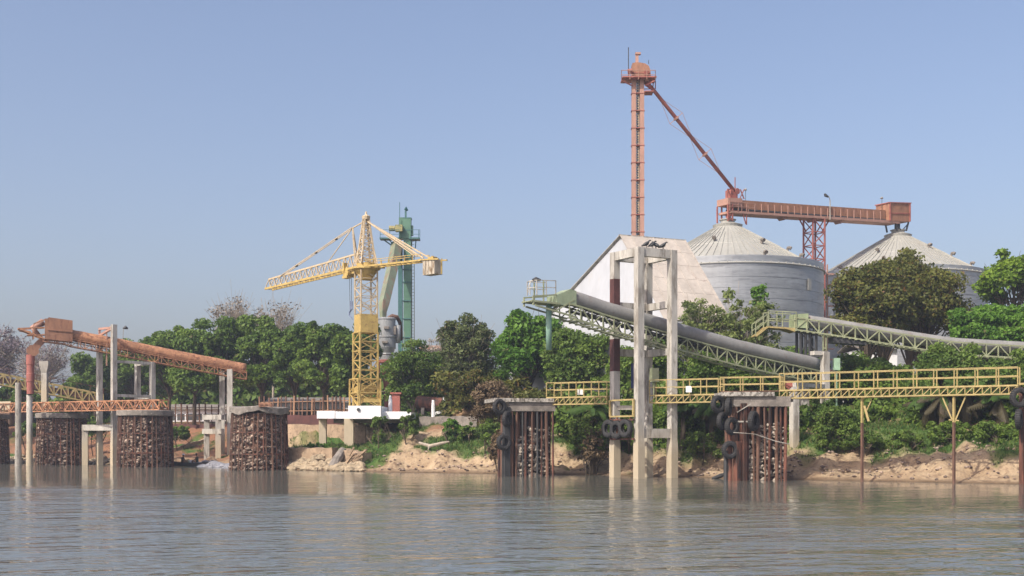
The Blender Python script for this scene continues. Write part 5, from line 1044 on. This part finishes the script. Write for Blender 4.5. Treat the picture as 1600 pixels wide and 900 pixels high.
def shrub(label, px0, px1, yt, yb, Y, lm, seed, ncl=22, per=200, leaf=.17, droop=.2, dead=.1):
    cx = ((px0+px1)/2-800)/F*Y; bz = ground_z(cx, Y)
    return T('shrub', label, 'shrub', px0, px1, yt, yb, Y, lm, seed=seed, ncl=ncl, per=per, leaf=leaf, droop=droop, dead=dead, base=min(bz, Zat(yb, Y)), trunks=3, tr=.05, shell=.35, group='shrubs on the river bank')
shrub('dark rounded bush on the sand right of the concrete support frame', 1268, 1345, 626, 728, 88.5, lf_mid, 41, 48, 230, .17)
shrub('dark low bush behind the first slim pole', 1330, 1400, 628, 690, 93.5, lf_dark, 42, 34, 220, .18)
shrub('green bush in the hollow between both slim poles', 1385, 1460, 632, 690, 94, lf_mid, 43, 34, 220, .18)
shrub('dark shrub below the walkway at the right edge', 1540, 1640, 618, 692, 87, lf_dark, 44, 40, 230, .17)
shrub('overgrown shrub between the left pile pier and the concrete tower', 888, 962, 628, 735, 95.0, lf_mid, 45, 46, 210, .18, .5, .3)
shrub('dry brown shrub hanging over the sand below the tower', 900, 948, 660, 735, 93.8, lf_brown, 46, 20, 150, .17, .8)
shrub('dark shrub behind the tyres of the concrete tower', 950, 1020, 618, 722, 98, lf_dark, 47, 40, 220, .18, .4)
shrub('dark vine covered shrub between tower and right pier', 1025, 1100, 622, 712, 96, lf_dark, 48, 42, 220, .18, .7)
shrub('dark vine covered shrub just left of the right pier', 1085, 1150, 622, 712, 94.5, lf_dark, 49, 40, 220, .18, .7)
shrub('shrub behind the right pile pier', 1150, 1245, 618, 715, 93.5, lf_dark, 50, 44, 220, .18, .4)
shrub('shrub behind the concrete support frame', 1228, 1300, 618, 708, 98, lf_dark, 51, 40, 220, .18, .4)
shrub('dry brown bush left of the left pile pier', 730, 800, 590, 668, 103.5, lf_brown, 52, 46, 170, .18, .5, .5)
shrub('brown and green bush on the bank at the left pile pier', 762, 806, 668, 728, 98.6, lf_brown, 53, 26, 170, .16, .6, .5)
shrub('green bush beside the left pile pier at grass level', 745, 800, 655, 700, 102, lf_mid, 54, 26, 190, .17)
shrub('small leafy bush at the right foot of the crane platform column', 578, 604, 642, 702, 111.5, lf_mid, 55, 16, 130, .2)
shrub('small leafy bush at the right end of the white platform', 624, 652, 638, 692, 110.8, lf_mid, 56, 16, 130, .2)
shrub('fresh green bush on the red earth bank', 690, 722, 652, 690, 109, lf_bright, 57, 16, 120, .24)
shrub('low fresh green bush right of the red earth', 714, 746, 660, 692, 108.5, lf_mid, 58, 14, 120, .24)
shrub('green shrub behind the left round piers at the chute posts', 20, 62, 655, 690, 147, lf_mid, 59, 18, 150, .26)
shrub('green shrub between the leftmost round piers', 120, 180, 648, 690, 146, lf_mid, 60, 22, 150, .26)
shrub('dark shrub on the bank beside the portal pier', 262, 300, 662, 700, 143, lf_dark, 61, 16, 150, .24)
shrub('green weeds in front of the tan retaining wall', 470, 520, 690, 704, 114.0, lf_bright, 62, 18, 90, .14)
shrub('dark undergrowth bush behind the rusty tank', 700, 770, 575, 655, 117, lf_olive, 63, 50, 190, .2, .3, .3)
shrub('low green scrub at the top of the sand behind the first slim pole', 1318, 1388, 672, 708, 86.5, lf_mid, 91, 26, 150, .17, .4)
shrub('low green scrub at the top of the sand between the slim poles', 1380, 1450, 668, 712, 85.5, lf_mid, 92, 28, 150, .17, .5)
shrub('dark scrub at the foot of the palms behind the second slim pole', 1448, 1520, 655, 702, 85.0, lf_dark, 93, 30, 170, .17, .4)
shrub('dark scrub right of the second slim pole', 1510, 1580, 655, 705, 84.0, lf_dark, 94, 30, 170, .17, .4)
shrub('dark scrub at the very edge of the photo under the tyres', 1570, 1640, 650, 712, 83.0, lf_dark, 95, 30, 170, .17, .4)
shrub('trailing green scrub above the sand right of the concrete tower', 1062, 1128, 672, 716, 91.5, lf_mid, 96, 24, 150, .17, .6, .3)
# palms with hanging dead fronds
def palm(label, px, ybase, ytop, Y, seed, ngreen=16, ndead=11, fl=1.9):
    rr = random.Random(seed); x = (px-800)/F*Y; bz = ground_z(x, Y); zt = Zat(ytop, Y); t = thing('palm', label, 'palm', (x, Y, bz), 'palms behind the long walkway'); m = MB()
    m.sweep([(x, Y, bz-.4), (x+.1, Y, bz+(zt-bz)*.5), (x, Y, zt)], [.26, .2, .18], 8); m.build('trunk', m_bark, t, smooth=True)
    def frond(mat, a, el, L_, drp):
        m = MB(); n = 9; pts = []; p = Vector((x, Y, zt)); e = el
        for k in range(n+1):
            pts.append(p.copy()); p = p+Vector((math.cos(a)*math.cos(e), math.sin(a)*math.cos(e), math.sin(e)))*L_/n; e -= drp/n
        m.sweep(pts, [.03*(1-k/(n+2)) for k in range(n+1)], 4); sd_ = Vector((-math.sin(a), math.cos(a), 0))
        for k in range(1, n+1):
            for s_ in (-1, 1):
                for j in (0, .5):
                    q = pts[k-1].lerp(pts[k], j); l_ = .55*math.sin(PI*min(.97, (k+j)/(n+1.5)))+.1; d = sd_*s_*l_*.7-up*l_*.7+(pts[k]-pts[k-1]).normalized()*l_*.4; w = (pts[k]-pts[k-1])  .normalized()*.09; m.add([q-w, q+w, q+d], [(0, 1, 2)])
        m.build('frond', mat, t)
    for k in range(ngreen): frond(lf_mid, rr.random()*6.28, rr.uniform(.2, 1.1), fl*rr.uniform(.8, 1.1), rr.uniform(1.2, 2))
    for k in range(ndead): frond(lf_dead, rr.random()*6.28, rr.uniform(-1.3, .3), fl*rr.uniform(.6, 1.25), rr.uniform(.2, 2.0))
for px, yb_, yt, Y, s_, lab in ((1470, 700, 618, 86.5, 1, 'ragged palm with hanging dead fronds just left of the second slim pole'), (1508, 700, 612, 87.5, 2, 'ragged palm with pale trunk just right of the second slim pole'), (1535, 700, 618, 89, 3, 'ragged palm furthest right below the long walkway'), (925, 720, 640, 94.6, 4, 'drooping palm between the left pier and the tower'), (1066, 700, 632, 94.6, 5, 'drooping palm right of the concrete tower'), (1110, 700, 636, 93, 6, 'drooping palm left of the right pier'), (1455, 700, 626, 88.5, 7, 'ragged palm furthest left of the group behind the second slim pole'), (1560, 700, 622, 86, 8, 'ragged palm beside the tyres at the right edge'), (1090, 700, 628, 95.5, 9, 'drooping palm between the two other palms left of the right pier')):
    palm(lab, px, yb_, yt, Y, s_)
# unbroken undergrowth and far wood: stuff
def mass(name, label, segs, seed, leaf, per, clr, lm, cat='undergrowth'):
    rs = np.random.RandomState(seed); C_, N_, S_, T_ = [], [], [], []
    for (px0, px1, yt, yb, Y, dep, ncl) in segs:
        z1_, z0_ = Zat(yt, Y), Zat(yb, Y)
        for q in range(int(ncl/8)+1):
            fx = (q+.5)/(int(ncl/8)+1); px = px0+(px1-px0)*fx; w_ = (px1-px0)/F*Y*8/ncl*1.5; zz_ = z1_-rs.rand()*.35*(z1_-z0_)
            _, c, n, s, t = crown_data(rs, ((px-800)/F*Y+rs.normal()*.4, Y+rs.uniform(-1, 1)*dep*.5, (zz_+z0_-1.6)/2), (max(w_, clr), dep*.6, (zz_-z0_+1.6)/2), 14, int(per*.6), clr, leaf, .12, .1, .85); C_.append(c); N_.append(n); S_.append(s); T_.append(t)
    o = leaf_object(name, (np.vstack(C_), np.vstack(N_), np.concatenate(S_), np.vstack(T_)), lm); tag(o, label, cat, kind='stuff'); return o
mass('undergrowth', 'dark tangled undergrowth behind the bank on the right', [(880, 1080, 585, 690, 104, 2.5, 110), (1050, 1260, 585, 690, 101, 2.5, 120), (1230, 1430, 600, 690, 101, 2.5, 110), (1400, 1640, 600, 690, 97, 2.5, 130), (1250, 1450, 622, 676, 94, 1.6, 80), (1440, 1660, 625, 690, 90, 1.5, 90), (1040, 1240, 610, 695, 96, 1.5, 90), (880, 1040, 610, 690, 99, 1.5, 70)], 71, .24, 230, .8, lf_dark)
mass('undergrowth', 'olive tangled undergrowth behind the bank right of the crane', [(690, 800, 570, 655, 119, 2.5, 70), (770, 900, 580, 660, 112, 2.5, 80)], 72, .24, 230, .8, lf_olive)
mass('far_wood', 'dark shaded wood behind the row of dense trees', [(-200, 140, 596, 668, 215, 5, 130), (120, 400, 560, 665, 190, 4, 150), (380, 664, 560, 664, 175, 4, 120), (600, 800, 575, 668, 160, 4, 90)], 73, .5, 200, 1.5, lf_mid, 'wood')
mass('far_wood', 'distant wood behind silos and shed', [(780, 1100, 560, 660, 185, 5, 120), (1080, 1400, 560, 660, 185, 5, 120), (1380, 1800, 545, 660, 175, 5, 150)], 74, .5, 200, 1.6, lf_dark, 'wood')

T('tree', 'green tree further right beyond the edge of the photo', 'tree', 1690, 1830, 480, 640, 112, lf_dark, seed=81, ncl=70, per=220, leaf=.3)
T('tree', 'light green tree furthest right beyond the edge of the photo', 'tree', 1810, 1960, 500, 650, 105, lf_mid, seed=82, ncl=70, per=220, leaf=.3)
mass('undergrowth', 'undergrowth on the bank beyond the right edge of the photo', [(1640, 1960, 600, 690, 90, 2, 90)], 83, .26, 200, .8, lf_dark)
mass('undergrowth', 'undergrowth on the bank beyond the left edge of the photo', [(-300, -20, 590, 670, 165, 3, 90)], 84, .3, 200, 1.0, lf_mid)

# small pieces hang one level deeper, under the part that carries them
DEEPER = (('flange', ('elevator_leg', 'up_leg')), ('vent_stack', ('head_casing',)), ('drive_motor', ('head_platform',)), ('handrail', ('head_platform', 'walkway_beam')), ('floodlight', ('head_platform',)), ('roof_vent', ('roof',)), ('roof_ribs', ('roof',)), ('roof_cap', ('roof',)),
          ('wall_hatch', ('wall',)), ('window', ('wall',)), ('sheet_seams', ('wall',)), ('painted_band', ('column',)), ('housing_trim', ('end_housing',)), ('housing_opening', ('head_housing',)), ('hook_block', ('hoist_rope',)), ('tie_shackle', ('tie_bars',)), ('steel_hoop', ('rock_fill',)), ('inspection_boxes', ('shell',)), ('lightning_rod', ('head_casing',)), ('counterweight_hanger', ('counter_jib',)))
stem = lambda o: o.name.split('.')[0]
for root in [o for o in col.objects if o.parent is None and o.children]:
    kids = list(root.children)
    for nm, hosts in DEEPER:
        host = next((k for h_ in hosts for k in kids if stem(k) == h_ and tuple(k.location) == (0, 0, 0)), None)
        if host is None: continue
        for k in kids:
            if stem(k) == nm and k is not host and not k.children: k.parent = host
